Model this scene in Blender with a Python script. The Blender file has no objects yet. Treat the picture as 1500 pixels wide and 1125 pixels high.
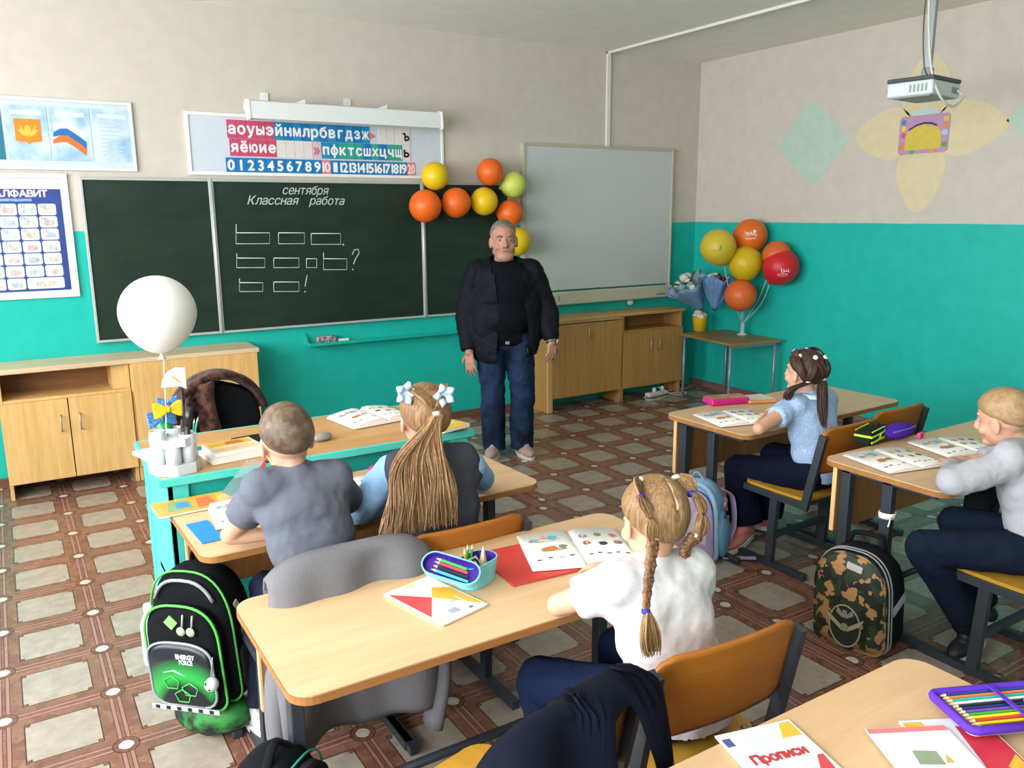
import bpy, bmesh, math, random
from mathutils import Vector as V, Matrix as M, noise as NZ
R = math.radians
PI = math.pi
rnd = random.Random(7)
scene = bpy.context.scene
COL = scene.collection

# ---------------------------------------------------------------- camera
CX, CY, CZ = -0.0419, -5.9476, 1.6954
YAW, PIT, ROL, FPX = 0.5552, 0.2061, -0.0067, 1197.35
CAM = V((CX, CY, CZ))
FW = V((math.sin(YAW)*math.cos(PIT), math.cos(YAW)*math.cos(PIT), -math.sin(PIT)))
_r = V((math.cos(YAW), -math.sin(YAW), 0)); _u = _r.cross(FW)
RT = _r*math.cos(ROL) + _u*math.sin(ROL); UP = -_r*math.sin(ROL) + _u*math.cos(ROL)
cd = bpy.data.cameras.new('camera'); cam = bpy.data.objects.new('camera', cd); COL.objects.link(cam)
cd.sensor_fit = 'HORIZONTAL'; cd.sensor_width = 36; cd.lens = 36*FPX/1500; cd.clip_start = .05
m3 = M((RT, UP, -FW)).transposed()
cam.matrix_world = M.Translation(CAM) @ m3.to_4x4()
scene.camera = cam
def ray(x, y): return FW + RT*((x-750)/FPX) - UP*((y-562.5)/FPX)
def pz(x, y, z): d = ray(x, y); return CAM + d*((z-CZ)/d.z)      # pixel -> point on a level z
def py_(x, y, Y): d = ray(x, y); return CAM + d*((Y-CY)/d.y)     # pixel -> point on a plane y = Y
def px_(x, y, X): d = ray(x, y); return CAM + d*((X-CX)/d.x)     # pixel -> point on a plane x = X

# ---------------------------------------------------------------- world, window daylight, exposure
XL, XR, YB, ZC, ZD = -2.25, 5.76, -8.6, 3.06, 1.60    # left wall, right wall, back wall, ceiling, dado height
w = bpy.data.worlds.new('sky'); scene.world = w; w.use_nodes = True
bg = w.node_tree.nodes['Background']
bg.inputs[0].default_value = (.86, .93, 1, 1); bg.inputs[1].default_value = 1.6
WIN = [(-2.05, 1.9), (-4.25, 1.9), (-6.75, 1.9)]        # window centres along the left wall and their widths
WZ0, WZ1 = .95, 2.8
for i, (wy, ww) in enumerate(WIN):
    ld = bpy.data.lights.new('window_daylight', 'AREA'); ld.shape = 'RECTANGLE'; ld.size = WZ1-WZ0; ld.size_y = ww
    ld.energy = (112, 118, 140)[i]; ld.color = (.97, .985, 1.0)
    lo = bpy.data.objects.new('window_daylight', ld); COL.objects.link(lo)
    lo.location = (XL-.22, wy, (WZ0+WZ1)/2); lo.rotation_euler = (0, -PI/2, 0)
vs = scene.view_settings
vs.view_transform = 'Standard'; vs.look = 'None'; vs.gamma = 1; vs.exposure = .70; vs.use_curve_mapping = False

# ---------------------------------------------------------------- materials
def lin(c):
    if isinstance(c, str): c = [int(c[i:i+2], 16)/255 for i in (0, 2, 4)]
    return tuple((v/12.92 if v <= .04045 else ((v+.055)/1.055)**2.4) for v in c)
MATS = {}
class NT:
    def __init__(s, name):
        s.m = bpy.data.materials.new(name); s.m.use_nodes = True; s.t = s.m.node_tree; s.b = s.t.nodes['Principled BSDF']
    def n(s, ty, **k):
        o = s.t.nodes.new(ty)
        for a, b in k.items(): setattr(o, a, b)
        return o
    def ln(s, a, b): s.t.links.new(a, b)
    def val(s, x, sock):
        if isinstance(x, (int, float)): sock.default_value = x
        elif isinstance(x, tuple): sock.default_value = (*x, 1) if len(x) == 3 and len(sock.default_value) == 4 else x
        else: s.ln(x, sock)
    def ma(s, op, a, b=0, c=0):
        o = s.n('ShaderNodeMath', operation=op); s.val(a, o.inputs[0]); s.val(b, o.inputs[1]); s.val(c, o.inputs[2]); return o.outputs[0]
    def mix(s, f, a, b):
        o = s.n('ShaderNodeMix', data_type='RGBA'); s.val(f, o.inputs[0]); s.val(a, o.inputs[6]); s.val(b, o.inputs[7]); return o.outputs[2]
    def noise(s, sc, det=3, vec=None, scale3=None, rough=.55):
        o = s.n('ShaderNodeTexNoise'); o.inputs['Scale'].default_value = sc; o.inputs['Detail'].default_value = det; o.inputs['Roughness'].default_value = rough
        if vec is None: vec = s.obj()
        if scale3:
            mp = s.n('ShaderNodeMapping'); mp.inputs['Scale'].default_value = scale3; s.ln(vec, mp.inputs[0]); vec = mp.outputs[0]
        s.ln(vec, o.inputs['Vector']); return o.outputs[0]
    def obj(s):
        if not hasattr(s, 'tc'): s.tc = s.n('ShaderNodeTexCoord')
        return s.tc.outputs['Object']
    def ramp(s, f, a, b):
        o = s.n('ShaderNodeMapRange'); s.ln(f, o.inputs[0]); o.inputs[1].default_value = a; o.inputs[2].default_value = b; return o.outputs[0]
    def bump(s, h, st, dist=.002):
        o = s.n('ShaderNodeBump'); o.inputs['Strength'].default_value = st; o.inputs['Distance'].default_value = dist
        s.ln(h, o.inputs['Height']); s.ln(o.outputs[0], s.b.inputs['Normal'])
    def rough(s, r, spec=.5):
        s.val(r, s.b.inputs['Roughness']); s.b.inputs['Specular IOR Level'].default_value = spec
    def col(s, c): s.val(c, s.b.inputs['Base Color'])
def mat(c, rough=.6, var=.06, sc=30, bump=.0, metal=0, spec=.4, key=None, sheen=0, sub=0, trans=0, stretch=None, dist=.002):
    k = key or (c, rough, var, sc, bump, metal, spec, sheen, sub, trans, stretch)
    if k in MATS: return MATS[k]
    t = NT('mat_%s' % (c if isinstance(c, str) else len(MATS))); base = lin(c)
    nz = t.noise(sc, 4, scale3=stretch)
    f = t.ramp(nz, .3, .7)
    t.col(t.mix(f, tuple(v*(1-var) for v in base), tuple(min(1, v*(1+var)) for v in base)))
    t.rough(rough, spec); t.b.inputs['Metallic'].default_value = metal
    if bump: t.bump(nz, bump, dist)
    if sheen: t.b.inputs['Sheen Weight'].default_value = sheen
    if sub:
        t.b.inputs['Subsurface Weight'].default_value = sub; t.b.inputs['Subsurface Radius'].default_value = (.01, .004, .002); t.b.inputs['Subsurface Scale'].default_value = 1
    if trans: t.b.inputs['Transmission Weight'].default_value = trans
    MATS[k] = t.m; return t.m
def wood(c1, c2, axis=0, rough=.42, sc=2.2, key=None, spec=.35):
    k = ('wood', c1, c2, axis, rough, sc)
    if k in MATS: return MATS[k]
    t = NT('wood_%s' % c1); s3 = [14, 14, 14]; s3[axis] = .9
    n1 = t.noise(sc, 5, scale3=tuple(s3)); n2 = t.noise(sc*6, 3, scale3=tuple(s3))
    f = t.ramp(t.ma('ADD', t.ma('MULTIPLY', n1, .7), t.ma('MULTIPLY', n2, .3)), .35, .65)
    t.col(t.mix(f, lin(c1), lin(c2))); t.rough(rough, spec); t.bump(n2, .04)
    MATS[k] = t.m; return t.m
def glossy(c, rough=.25, trans=0): return mat(c, rough, .02, 8, 0, 0, .5, trans=trans)
def fabric(c, var=.12, sc=260, bump=.5, rough=.9): return mat(c, rough, var, sc, bump, 0, .12)
def metal(c, rough=.4): return mat(c, rough, .05, 40, 0, .35, .5)
def paper(c='F4F2EC'): return mat(c, .75, .02, 60, 0, 0, .2)

# ---------------------------------------------------------------- mesh builder
def rotm(e): return M.Rotation(e[2], 4, 'Z') @ M.Rotation(e[1], 4, 'Y') @ M.Rotation(e[0], 4, 'X')
def align(d):
    return V(d).to_track_quat('Z', 'Y').to_matrix().to_4x4()
class B:
    def __init__(s): s.v = []; s.f = []; s.mi = []; s.mats = []; s.sm = []
    def _m(s, m):
        if m is None: return 0
        if m not in s.mats: s.mats.append(m)
        return s.mats.index(m)
    def add(s, vs, fs, m=None, smooth=False, X=None):
        o = len(s.v); k = s._m(m)
        s.v += [tuple(X @ V(p)) if X is not None else tuple(p) for p in vs]
        for f in fs: s.f.append([i+o for i in f]); s.mi.append(k); s.sm.append(smooth)
        return s
    def bm(s, bm, m=None, smooth=False, X=None):
        bm.verts.ensure_lookup_table(); bm.verts.index_update()
        s.add([v.co for v in bm.verts], [[v.index for v in f.verts] for f in bm.faces], m, smooth, X); bm.free(); return s
    def box(s, c, d, rot=(0, 0, 0), m=None, bev=0, seg=2, X=None):
        b = bmesh.new(); bmesh.ops.create_cube(b, size=1); bmesh.ops.scale(b, vec=d, verts=b.verts)
        if bev: bmesh.ops.bevel(b, geom=b.edges[:], offset=min(bev, min(d)*.49), segments=seg, profile=.5, affect='EDGES')
        T = M.Translation(c) @ rotm(rot)
        return s.bm(b, m, False, X @ T if X is not None else T)
    def bb(s, lo, hi, m=None, bev=0, seg=2, X=None):
        lo, hi = V(lo), V(hi); return s.box((lo+hi)/2, [abs(q) for q in (hi-lo)], (0, 0, 0), m, bev, seg, X)
    def tube(s, pts, r, n=8, m=None, cap=True, smooth=True, flat=1, up=None):
        pts = [V(p) for p in pts]; rs = r if isinstance(r, (list, tuple)) else [r]*len(pts)
        vs = []; fs = []; N = len(pts); prev = None
        for i, p in enumerate(pts):
            d = (pts[min(i+1, N-1)]-pts[max(i-1, 0)]).normalized()
            if prev is None:
                a = V(up) if up is not None else (V((0, 0, 1)) if abs(d.z) < .9 else V((1, 0, 0)))
            else: a = prev
            a = (a - d*a.dot(d)).normalized(); prev = a; b = d.cross(a)
            for k in range(n):
                t = 2*PI*k/n; vs.append(p + a*math.cos(t)*rs[i]*flat + b*math.sin(t)*rs[i])
        for i in range(N-1):
            for k in range(n):
                fs.append([i*n+k, i*n+(k+1) % n, (i+1)*n+(k+1) % n, (i+1)*n+k])
        if cap: fs.append(list(range(n))[::-1]); fs.append([(N-1)*n+k for k in range(n)])
        return s.add(vs, fs, m, smooth)
    def bar(s, p, q, wd, ht, m=None, up=(0, 0, 1)):
        p, q = V(p), V(q); d = (q-p); L = d.length; d.normalize(); u = V(up)
        if abs(d.dot(u)) > .98: u = V((0, 1, 0))
        r_ = d.cross(u).normalized(); u = r_.cross(d)
        X = M((r_, d, u)).transposed().to_4x4(); X.translation = (p+q)/2
        return s.box((0, 0, 0), (wd, L, ht), m=m, X=X)
    def lathe(s, prof, n=24, m=None, X=None, smooth=True, a0=0, a1=2*PI):
        vs = []; fs = []; K = len(prof)
        for k in range(n):
            t = a0+(a1-a0)*k/n
            for r_, z in prof: vs.append((r_*math.cos(t), r_*math.sin(t), z))
        for k in range(n):
            for i in range(K-1):
                fs.append([k*K+i, ((k+1) % n)*K+i, ((k+1) % n)*K+i+1, k*K+i+1])
        if prof[0][0] > 1e-4: fs.append([k*K for k in range(n)][::-1])
        if prof[-1][0] > 1e-4: fs.append([k*K+K-1 for k in range(n)])
        return s.add(vs, fs, m, smooth, X)
    def ell(s, c, r, rot=(0, 0, 0), m=None, nu=16, nv=10, fn=None, X=None):
        vs = []; fs = []
        for j in range(nv+1):
            ph = -PI/2+PI*j/nv
            for i in range(nu):
                th = 2*PI*i/nu; d = V((math.cos(ph)*math.cos(th), math.cos(ph)*math.sin(th), math.sin(ph)))
                k = fn(d) if fn else 1
                vs.append((d.x*r[0]*k, d.y*r[1]*k, d.z*r[2]*k))
        for j in range(nv):
            for i in range(nu): fs.append([j*nu+i, j*nu+(i+1) % nu, (j+1)*nu+(i+1) % nu, (j+1)*nu+i])
        T = M.Translation(c) @ rotm(rot)
        return s.add(vs, fs, m, True, X @ T if X is not None else T)
    def prism(s, poly, z0, z1, m=None, X=None, smooth=False):
        n = len(poly); vs = [(p[0], p[1], z0) for p in poly]+[(p[0], p[1], z1) for p in poly]
        fs = [list(range(n))[::-1], list(range(n, 2*n))]+[[i, (i+1) % n, n+(i+1) % n, n+i] for i in range(n)]
        return s.add(vs, fs, m, smooth, X)
    def grid(s, fn, nu, nv, m=None, smooth=True, thick=0):
        vs = [fn(i/nu, j/nv) for j in range(nv+1) for i in range(nu+1)]
        fs = [[j*(nu+1)+i, j*(nu+1)+i+1, (j+1)*(nu+1)+i+1, (j+1)*(nu+1)+i] for j in range(nv) for i in range(nu)]
        if thick:
            b = bmesh.new(); bv = [b.verts.new(p) for p in vs]
            for f in fs: b.faces.new([bv[i] for i in f])
            b.normal_update(); bmesh.ops.solidify(b, geom=b.faces[:], thickness=thick)
            return s.bm(b, m, smooth)
        return s.add(vs, fs, m, smooth)
    def obj(s, name, m=None, parent=None, loc=None, rot=None, **tags):
        me = bpy.data.meshes.new(name); me.from_pydata(s.v, [], s.f); me.validate()
        ms = s.mats if s.mats else [m]
        for q in ms: me.materials.append(q)
        if len(me.polygons) == len(s.f):
            me.polygons.foreach_set('material_index', s.mi); me.polygons.foreach_set('use_smooth', s.sm)
        me.update()
        o = bpy.data.objects.new(name, me); COL.objects.link(o); o.parent = parent
        if loc is not None: o.location = loc
        if rot is not None: o.rotation_euler = rot
        for a, b in tags.items(): o[a] = b
        return o
def thing(name, label, cat, loc=(0, 0, 0), rot=(0, 0, 0), group=None):
    o = bpy.data.objects.new(name, None); COL.objects.link(o); o.empty_display_size = .1
    o.location = loc; o.rotation_euler = rot; tag(o, label, cat, group); return o
def tag(o, label, cat, group=None):
    o['label'] = label; o['category'] = cat
    if group: o['group'] = group
    return o
def struct(o): o['kind'] = 'structure'; return o
def dup(o, parent=None):
    c = o.copy(); COL.objects.link(c); c.parent = parent
    for ch in list(o.children): dup(ch, c)
    return c
def bez(pts, n=8):
    """Catmull-Rom through pts"""
    P = [V(p) for p in pts]; P = [P[0]*2-P[1]]+P+[P[-1]*2-P[-2]]; out = []
    for i in range(1, len(P)-2):
        a, b, c, d = P[i-1:i+3]
        for k in range(n):
            t = k/n
            out.append(.5*((2*b)+(c-a)*t+(2*a-5*b+4*c-d)*t*t+(3*b-a-3*c+d)*t**3))
    out.append(P[-2]); return out
def rrect(x0, y0, x1, y1, r, n=5):
    out = []
    for cx, cy, a in ((x1-r, y0+r, -90), (x1-r, y1-r, 0), (x0+r, y1-r, 90), (x0+r, y0+r, 180)):
        for k in range(n+1):
            t = R(a+90*k/n); out.append((cx+r*math.cos(t), cy+r*math.sin(t)))
    return out
def fill_loops(L):
    """fill outlines by the non-zero winding rule (letter outlines may overlap)"""
    from mathutils.geometry import delaunay_2d_cdt
    vs = []; fs = []
    for l in L: fs.append(list(range(len(vs), len(vs)+len(l)))); vs += l
    r = delaunay_2d_cdt(vs, [], fs, 0, 1e-6)
    def wind(x, y):
        w_ = 0
        for l in L:
            for i in range(len(l)):
                a, b = l[i], l[(i+1) % len(l)]
                if a.y <= y < b.y:
                    if (b.x-a.x)*(y-a.y)-(x-a.x)*(b.y-a.y) > 0: w_ += 1
                elif b.y <= y < a.y:
                    if (b.x-a.x)*(y-a.y)-(x-a.x)*(b.y-a.y) < 0: w_ -= 1
        return w_
    out = []
    for f in r[2]:
        c = sum((r[0][i] for i in f), V((0, 0)))/len(f)
        if wind(c.x, c.y): out.append(list(f))
    return [V((q.x, q.y, 0)) for q in r[0]], out
def text_geo(body, size, width=None, shear=0, bold=0, align_x='CENTER'):
    vs = []; fs = []; pen = 0
    for ch in body:
        if ch == ' ': pen += size*.3; continue
        c = bpy.data.curves.new('lettering', 'FONT'); c.body = ch; c.size = size; c.align_y = 'CENTER'; c.resolution_u = 3; c.fill_mode = 'NONE'
        o = bpy.data.objects.new('lettering', c); COL.objects.link(o)
        dg = bpy.context.evaluated_depsgraph_get(); me = bpy.data.meshes.new_from_object(o.evaluated_get(dg))
        adj = {}
        for e in me.edges:
            a, b_ = e.vertices; adj.setdefault(a, []).append(b_); adj.setdefault(b_, []).append(a)
        seen = set(); L = []
        for s0 in adj:
            if s0 in seen: continue
            lp = [s0]; seen.add(s0); cur = s0
            while True:
                nx = [n for n in adj[cur] if n not in seen]
                if not nx: break
                cur = nx[0]; seen.add(cur); lp.append(cur)
            if len(lp) > 2: L.append([me.vertices[i].co.xy.copy() for i in lp])
        bpy.data.objects.remove(o); bpy.data.curves.remove(c); bpy.data.meshes.remove(me)
        if not L: pen += size*.3; continue
        x0 = min(q.x for l in L for q in l); x1 = max(q.x for l in L for q in l)
        gv, gf = fill_loops(L); n0 = len(vs)
        vs += [V((q.x-x0+pen+shear*q.y, q.y, 0)) for q in gv]; fs += [[i+n0 for i in f] for f in gf]; pen += x1-x0+size*.07
    if vs:
        m_ = (min(v.x for v in vs)+max(v.x for v in vs))/2
        if align_x == 'CENTER':
            for v in vs: v.x -= m_
    if bold > 0:                                    # heavier strokes: the same outlines again, shifted
        n0 = len(vs); f0 = [list(f) for f in fs]; k = 0
        for dx, dy in ((bold, 0), (-bold, 0), (0, bold), (0, -bold)):
            k += 1; vs += [v+V((dx, dy, .00002*k)) for v in vs[:n0]]; fs += [[i+k*n0 for i in f] for f in f0]
    if width and vs:
        x0 = min(v.x for v in vs); x1 = max(v.x for v in vs); k = width/max(1e-6, x1-x0)
        if align_x == 'CENTER':
            for v in vs: v.x = (v.x-(x0+x1)/2)*k
        else:
            for v in vs: v.x = (v.x-x0)*k
    return vs, fs
# frames for flat print: local (x right, y up, z out of the sheet)
WALLF = M(((1, 0, 0, 0), (0, 0, -1, 0), (0, 1, 0, 0), (0, 0, 0, 1)))        # sheet on the front wall, facing the class
WALLR = M(((0, 0, -1, 0), (-1, 0, 0, 0), (0, 1, 0, 0), (0, 0, 0, 1)))       # sheet on the right wall
# ---------------------------------------------------------------- the room
def wall_mat(name, paint):
    t = NT(name); g = t.n('ShaderNodeNewGeometry'); sx = t.n('ShaderNodeSeparateXYZ'); t.ln(g.outputs['Position'], sx.inputs[0])
    nz = t.noise(9, 5, g.outputs['Position']); fine = t.noise(240, 2, g.outputs['Position'])
    wob = t.ma('MULTIPLY', t.ma('SUBTRACT', t.noise(3, 2, g.outputs['Position']), .5), .012)
    up = t.ma('GREATER_THAN', t.ma('ADD', sx.outputs[2], wob), ZD)
    teal = t.mix(t.ramp(nz, .3, .7), lin('18AB9E'), lin('20B4A8')); whit = t.mix(t.ramp(nz, .3, .7), lin('C0B8AD'), lin('C8C0B6'))
    t.col(t.mix(up, teal, whit)); t.rough(t.ma('ADD', t.ma('MULTIPLY', up, .35), .38), .35)
    t.bump(t.ma('ADD', fine, nz), .12, .002); return t.m
WALLM = wall_mat('painted_wall', 1)
b = B(); b.bb((XL-.2, 0, -.05), (XR+.2, .2, ZC+.1)); wall_front = struct(b.obj('wall_front', WALLM))
b = B(); b.bb((XR, YB, -.05), (XR+.2, 0, ZC+.1)); wall_right = struct(b.obj('wall_right', WALLM))
b = B(); b.bb((XL-.2, YB-.2, -.05), (XR+.2, YB, ZC+.1)); struct(b.obj('wall_back', WALLM))
b = B()
ys = [YB]
for wy, ww in sorted(WIN): ys += [wy-ww/2, wy+ww/2]
ys.append(0)
for i in range(0, len(ys), 2): b.bb((XL-.2, ys[i], -.05), (XL, ys[i+1], ZC+.1))
for wy, ww in WIN:
    b.bb((XL-.2, wy-ww/2, -.05), (XL, wy+ww/2, WZ0)); b.bb((XL-.2, wy-ww/2, WZ1), (XL, wy+ww/2, ZC+.1))
struct(b.obj('wall_left', WALLM))
pvc = mat('EDEFF0', .35, .02)
for i, (wy, ww) in enumerate(sorted(WIN)):
    o = bpy.data.objects.new('window_%d' % (i+1), None); COL.objects.link(o); o.location = (XL-.1, wy, WZ0); struct(o)
    b = B(); h = WZ1-WZ0
    for y0, y1, z0, z1 in ((-ww/2, -ww/2+.06, 0, h), (ww/2-.06, ww/2, 0, h), (-ww/2, ww/2, 0, .06), (-ww/2, ww/2, h-.06, h), (-.03, .03, 0, h)):
        b.bb((-.03, y0, z0), (.03, y1, z1), bev=.004)
    b.obj('window_frame', pvc, o)
    B().bb((.03, -ww/2-.05, -.04), (.28, ww/2+.05, 0), bev=.006).obj('window_sill', pvc, o)
b = B(); b.bb((XL-.2, YB-.2, ZC), (XR+.2, .2, ZC+.15)); struct(b.obj('ceiling', mat('EFECE3', .8, .03, 6)))

# linoleum: printed parquet lattice with pale squares, two sheets meeting in a seam
def lino():
    t = NT('printed_linoleum'); g = t.n('ShaderNodeNewGeometry'); sx = t.n('ShaderNodeSeparateXYZ'); P = g.outputs['Position']; t.ln(P, sx.inputs[0])
    x, y = sx.outputs[0], sx.outputs[1]; SEAM = 2.56
    sh = t.ma('GREATER_THAN', x, SEAM)
    def cell(c, o1, o2, p):
        off = t.ma('ADD', t.ma('MULTIPLY', sh, o2-o1), o1)
        q = t.ma('ADD', t.ma('DIVIDE', t.ma('SUBTRACT', c, off), p), 100.5)
        return t.ma('SUBTRACT', t.ma('FRACT', q), .5)
    u = cell(x, .133, 2.577, .3389); v = cell(y, -3.2547, -2.0519, .358)
    au = t.ma('ABSOLUTE', u); av = t.ma('ABSOLUTE', v)
    mn = t.ma('MINIMUM', au, av); mx = t.ma('MAXIMUM', au, av)
    HB = .178
    lt = lambda a, k: t.ma('LESS_THAN', a, k); gt = lambda a, k: t.ma('GREATER_THAN', a, k); an = lambda a, c: t.ma('MULTIPLY', a, c)
    orr = lambda a, c: t.ma('MAXIMUM', a, c)
    n1 = t.noise(60, 4, P); n2 = t.noise(18, 3, P); n3 = t.noise(5, 4, P)
    # parquet chips: short blocks across each band
    ch = t.n('ShaderNodeTexVoronoi'); ch.inputs['Scale'].default_value = 26
    t.ln(P, ch.inputs['Vector']); cs = t.n('ShaderNodeSeparateColor'); t.ln(ch.outputs['Color'], cs.inputs[0])
    brown = t.mix(cs.outputs[0], lin('4C3027'), lin('936C55')); brown = t.mix(t.ramp(n1, .35, .65), brown, lin('74493A'))
    brown = t.mix(t.ma('MULTIPLY', n2, .5), brown, lin('8C644E'))
    cream = t.mix(t.ramp(n2, .3, .7), lin('968A7D'), lin('B0A598')); cream = t.mix(t.ma('MULTIPLY', n1, .45), cream, lin('8B8072'))
    band = lt(mn, HB)
    # notched corners of the pale squares
    notch = an(lt(mn, HB+.045), lt(mx, HB+.045))
    key = an(notch, gt(mn, HB+.008))
    c = t.mix(orr(band, notch), cream, brown)
    c = t.mix(an(key, gt(t.noise(140, 1, P), .5)), c, lin('3B2A24'))
    # two pale slats along the middle of every band
    sl = an(an(gt(mn, .02), lt(mn, .052)), gt(mx, .12)); c = t.mix(sl, c, lin('9A6E64'))
    ed = orr(orr(an(gt(mn, .013), lt(mn, .02)), an(gt(mn, .052), lt(mn, .059))), an(gt(mn, HB-.012), lt(mn, HB)))
    c = t.mix(an(ed, gt(mx, .12)), c, lin('3E2019'))
    # cross roundel and pale lozenge at each crossing
    rr = t.ma('SQRT', t.ma('ADD', an(u, u), an(v, v)))
    c = t.mix(an(lt(rr, .125), gt(rr, .112)), c, lin('472219'))
    c = t.mix(an(lt(rr, .112), gt(t.ma('FRACT', t.ma('MULTIPLY', t.ma('ARCTAN2', u, v), 8/6.2832)), .86)), c, lin('472219'))
    lz = lt(t.ma('MAXIMUM', t.ma('MULTIPLY', t.ma('ADD', au, av), .74), mx), .068)
    c = t.mix(lt(rr, .098), c, lin('6A4436')); c = t.mix(lz, c, lin('C3BAB0'))
    c = t.mix(t.ma('LESS_THAN', t.ma('ABSOLUTE', t.ma('SUBTRACT', x, SEAM)), .004), c, lin('3A241C'))
    c = t.mix(t.ma('MULTIPLY', t.ramp(n3, .4, .75), .18), c, lin('6E5C50'))
    t.col(c); t.rough(t.ma('ADD', t.ma('MULTIPLY', n3, .14), .2), .5); t.bump(n1, .04, .001); return t.m
b = B(); b.bb((XL-.2, YB-.2, -.1), (XR+.2, .2, 0)); floor = struct(b.obj('floor', lino()))
bbm = wood('5E4034', '7A5646', 0, .5)
struct(B().bb((XL, -.016, 0), (3.93, 0, .062), bev=.003).obj('baseboard_front', bbm))
struct(B().bb((XR-.016, YB, 0), (XR, -.016, .062), bev=.003).obj('baseboard_right', wood('6A5048', '86685C', 1, .5)))
# cable trunking
tr = mat('DAD7CD', .5, .03)
p = py_(891, 75, 0); xt = p.x
struct(B().bb((xt-.02, -.022, 2.26), (xt+.02, 0, ZC-.001), bev=.002).obj('trim_1', tr))
struct(B().bb((xt-.02, -4.6, ZC-.022), (xt+.02, 0, ZC-.001), bev=.002).obj('trim_2', tr))

# painted decoration on the right wall
def flat(poly, z=.0006): return poly
def decal_r(name, poly, c, z=.0008, **k):
    b = B(); b.prism([(-q[0], q[1]) for q in poly][::-1], 0, z, X=M.Translation((XR, 0, 0)) @ WALLR)
    o = b.obj(name, mat(c, .7, .05, 12), wall_right); 
    for a, v in k.items(): o[a] = v
    return o
dc = [px_(*q, XR) for q in ((1190, 145), (1245, 203), (1190, 273), (1137, 215))]
decal_r('painted_diamond', [(q.y, q.z) for q in dc], 'AFC4B8', label='pale green painted diamond')
fc = px_(1353, 192, XR)
def petal(dx, dz, L0, L1, wd, n=28):
    out = []
    for k in range(n):
        t = 2*PI*k/n; l = (L0+L1)/2+(L1-L0)/2*math.cos(t); s_ = math.sin(t)*wd*(1-.35*math.cos(t))*(.9)
        out.append((fc.y+dx*l-dz*s_, fc.z+dz*l+dx*s_))
    return out
for dx, dz, L0, L1, wd in ((1, 0, .08, .56, .2), (-1, 0, .08, .6, .2), (0, 1, .08, .54, .2), (0, -1, .08, .58, .2)):
    decal_r('painted_petal', petal(dx, dz, L0, L1, wd), 'D3C5A2')
decal_r('painted_flower_centre', [(fc.y+.16*math.cos(2*PI*k/24), fc.z+.16*math.sin(2*PI*k/24)) for k in range(24)], 'B7CBC6', .0012)
decal_r('painted_diamond', [(fc.y-.62-.3+.34*math.cos(PI/2*k), fc.z+.02+.33*math.sin(PI/2*k)) for k in range(4)], 'AFC4B8', label='second pale green painted diamond, cut by the photo edge')
# small celebratory plaque on the flower
pl = thing('wall_plaque', 'small bright card with yellow arch, pasted on painted yellow flower', 'card', (XR-.002, 0, 0))
def onwall(poly, z0, z1, c, name, par, lab=None):
    b = B(); b.prism([(-q[0], q[1]) for q in poly][::-1], z0, z1, X=WALLR); o = b.obj(name, c if not isinstance(c, str) else mat(c, .5), par)
    if lab: o['label'] = lab
    return o
a = px_(1320, 172, XR); c_ = px_(1388, 222, XR)
y0, y1, z0, z1 = a.y, c_.y, c_.z, a.z
rr_ = lambda k, l: [(y0+(y1-y0)*q[0], z0+(z1-z0)*q[1]) for q in rrect(k, k*l, 1-k, 1-k*l, .08)]
onwall(rr_(0, 1), 0, .004, 'B58FB0', 'card_border', pl)
onwall([(y0+(y1-y0)*q[0], z0+(z1-z0)*q[1]) for q in [(.14, .1), (.86, .1), (.86, .5), (.75, .68), (.5, .76), (.25, .68), (.14, .5)]], .004, .006, 'CDB84A', 'card_field', pl)
arc = [(.2, .66), (.35, .77), (.5, .81), (.65, .79), (.76, .72)]
onwall([(y0+(y1-y0)*q[0], z0+(z1-z0)*q[1]) for q in arc+[(q[0], q[1]-.05) for q in arc[::-1]]], .006, .007, '3E2E66', 'card_lettering', pl)
for k, (u_, v_, c) in enumerate([(.08, .85, '3F8FB5'), (.1, .5, 'D8507E'), (.07, .2, 'E07B4A'), (.93, .2, '5F9E4F'), (.92, .5, 'A4C8D8'), (.93, .85, 'E2B23A'), (.09, .68, 'F0C040'), (.92, .68, 'E08A50'), (.3, .06, '5E9E6F'), (.7, .06, 'D89A50')]):
    onwall([(y0+(y1-y0)*(u_+.055*math.cos(t*PI/5)), z0+(z1-z0)*(v_+.075*math.sin(t*PI/5))) for t in range(10)], .004, .0055, c, 'card_bloom', pl)

# ---------------------------------------------------------------- blackboard
GRN = NT('chalkboard'); P_ = GRN.obj(); nz = GRN.noise(3, 5, P_, (1, 1, 3)); GRN.col(GRN.mix(GRN.ramp(nz, .3, .75), lin('16271D'), lin('21342A'))); GRN.rough(.42, .35); GRN = GRN.m
alu = metal('B9BDBB', .45); chalk = mat('B9C4BC', .9, .1, 90, 0, 0, .1)
bx, bz, bh = .4423, .884, 1.05
bd = thing('blackboard', 'three-part dark green chalkboard with thin grey metal frame, chalk writing', 'blackboard', (bx, -.03, bz))
panels = []
for i, (x0, x1) in enumerate(((0, .79), (.79, 2.37), (2.37, 3.16))):
    o = B().bb((x0+.014, -.01, .014), (x1-.014, .012, bh-.014)).obj('board_panel', GRN, bd); panels.append(o)
    b = B()
    for lo, hi in (((x0, -.02, 0), (x0+.016, .02, bh)), ((x1-.016, -.02, 0), (x1, .02, bh)), ((x0+.016, -.02, 0), (x1-.016, .02, .016)), ((x0+.016, -.02, bh-.016), (x1-.016, .02, bh))):
        b.bb(lo, hi, bev=.002)
    b.obj('panel_frame', alu, o)
for x in (.79, 2.37): B().tube([(x, -.016, 0), (x, -.016, bh)], .011, 10).obj('hinge', alu, bd)
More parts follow.
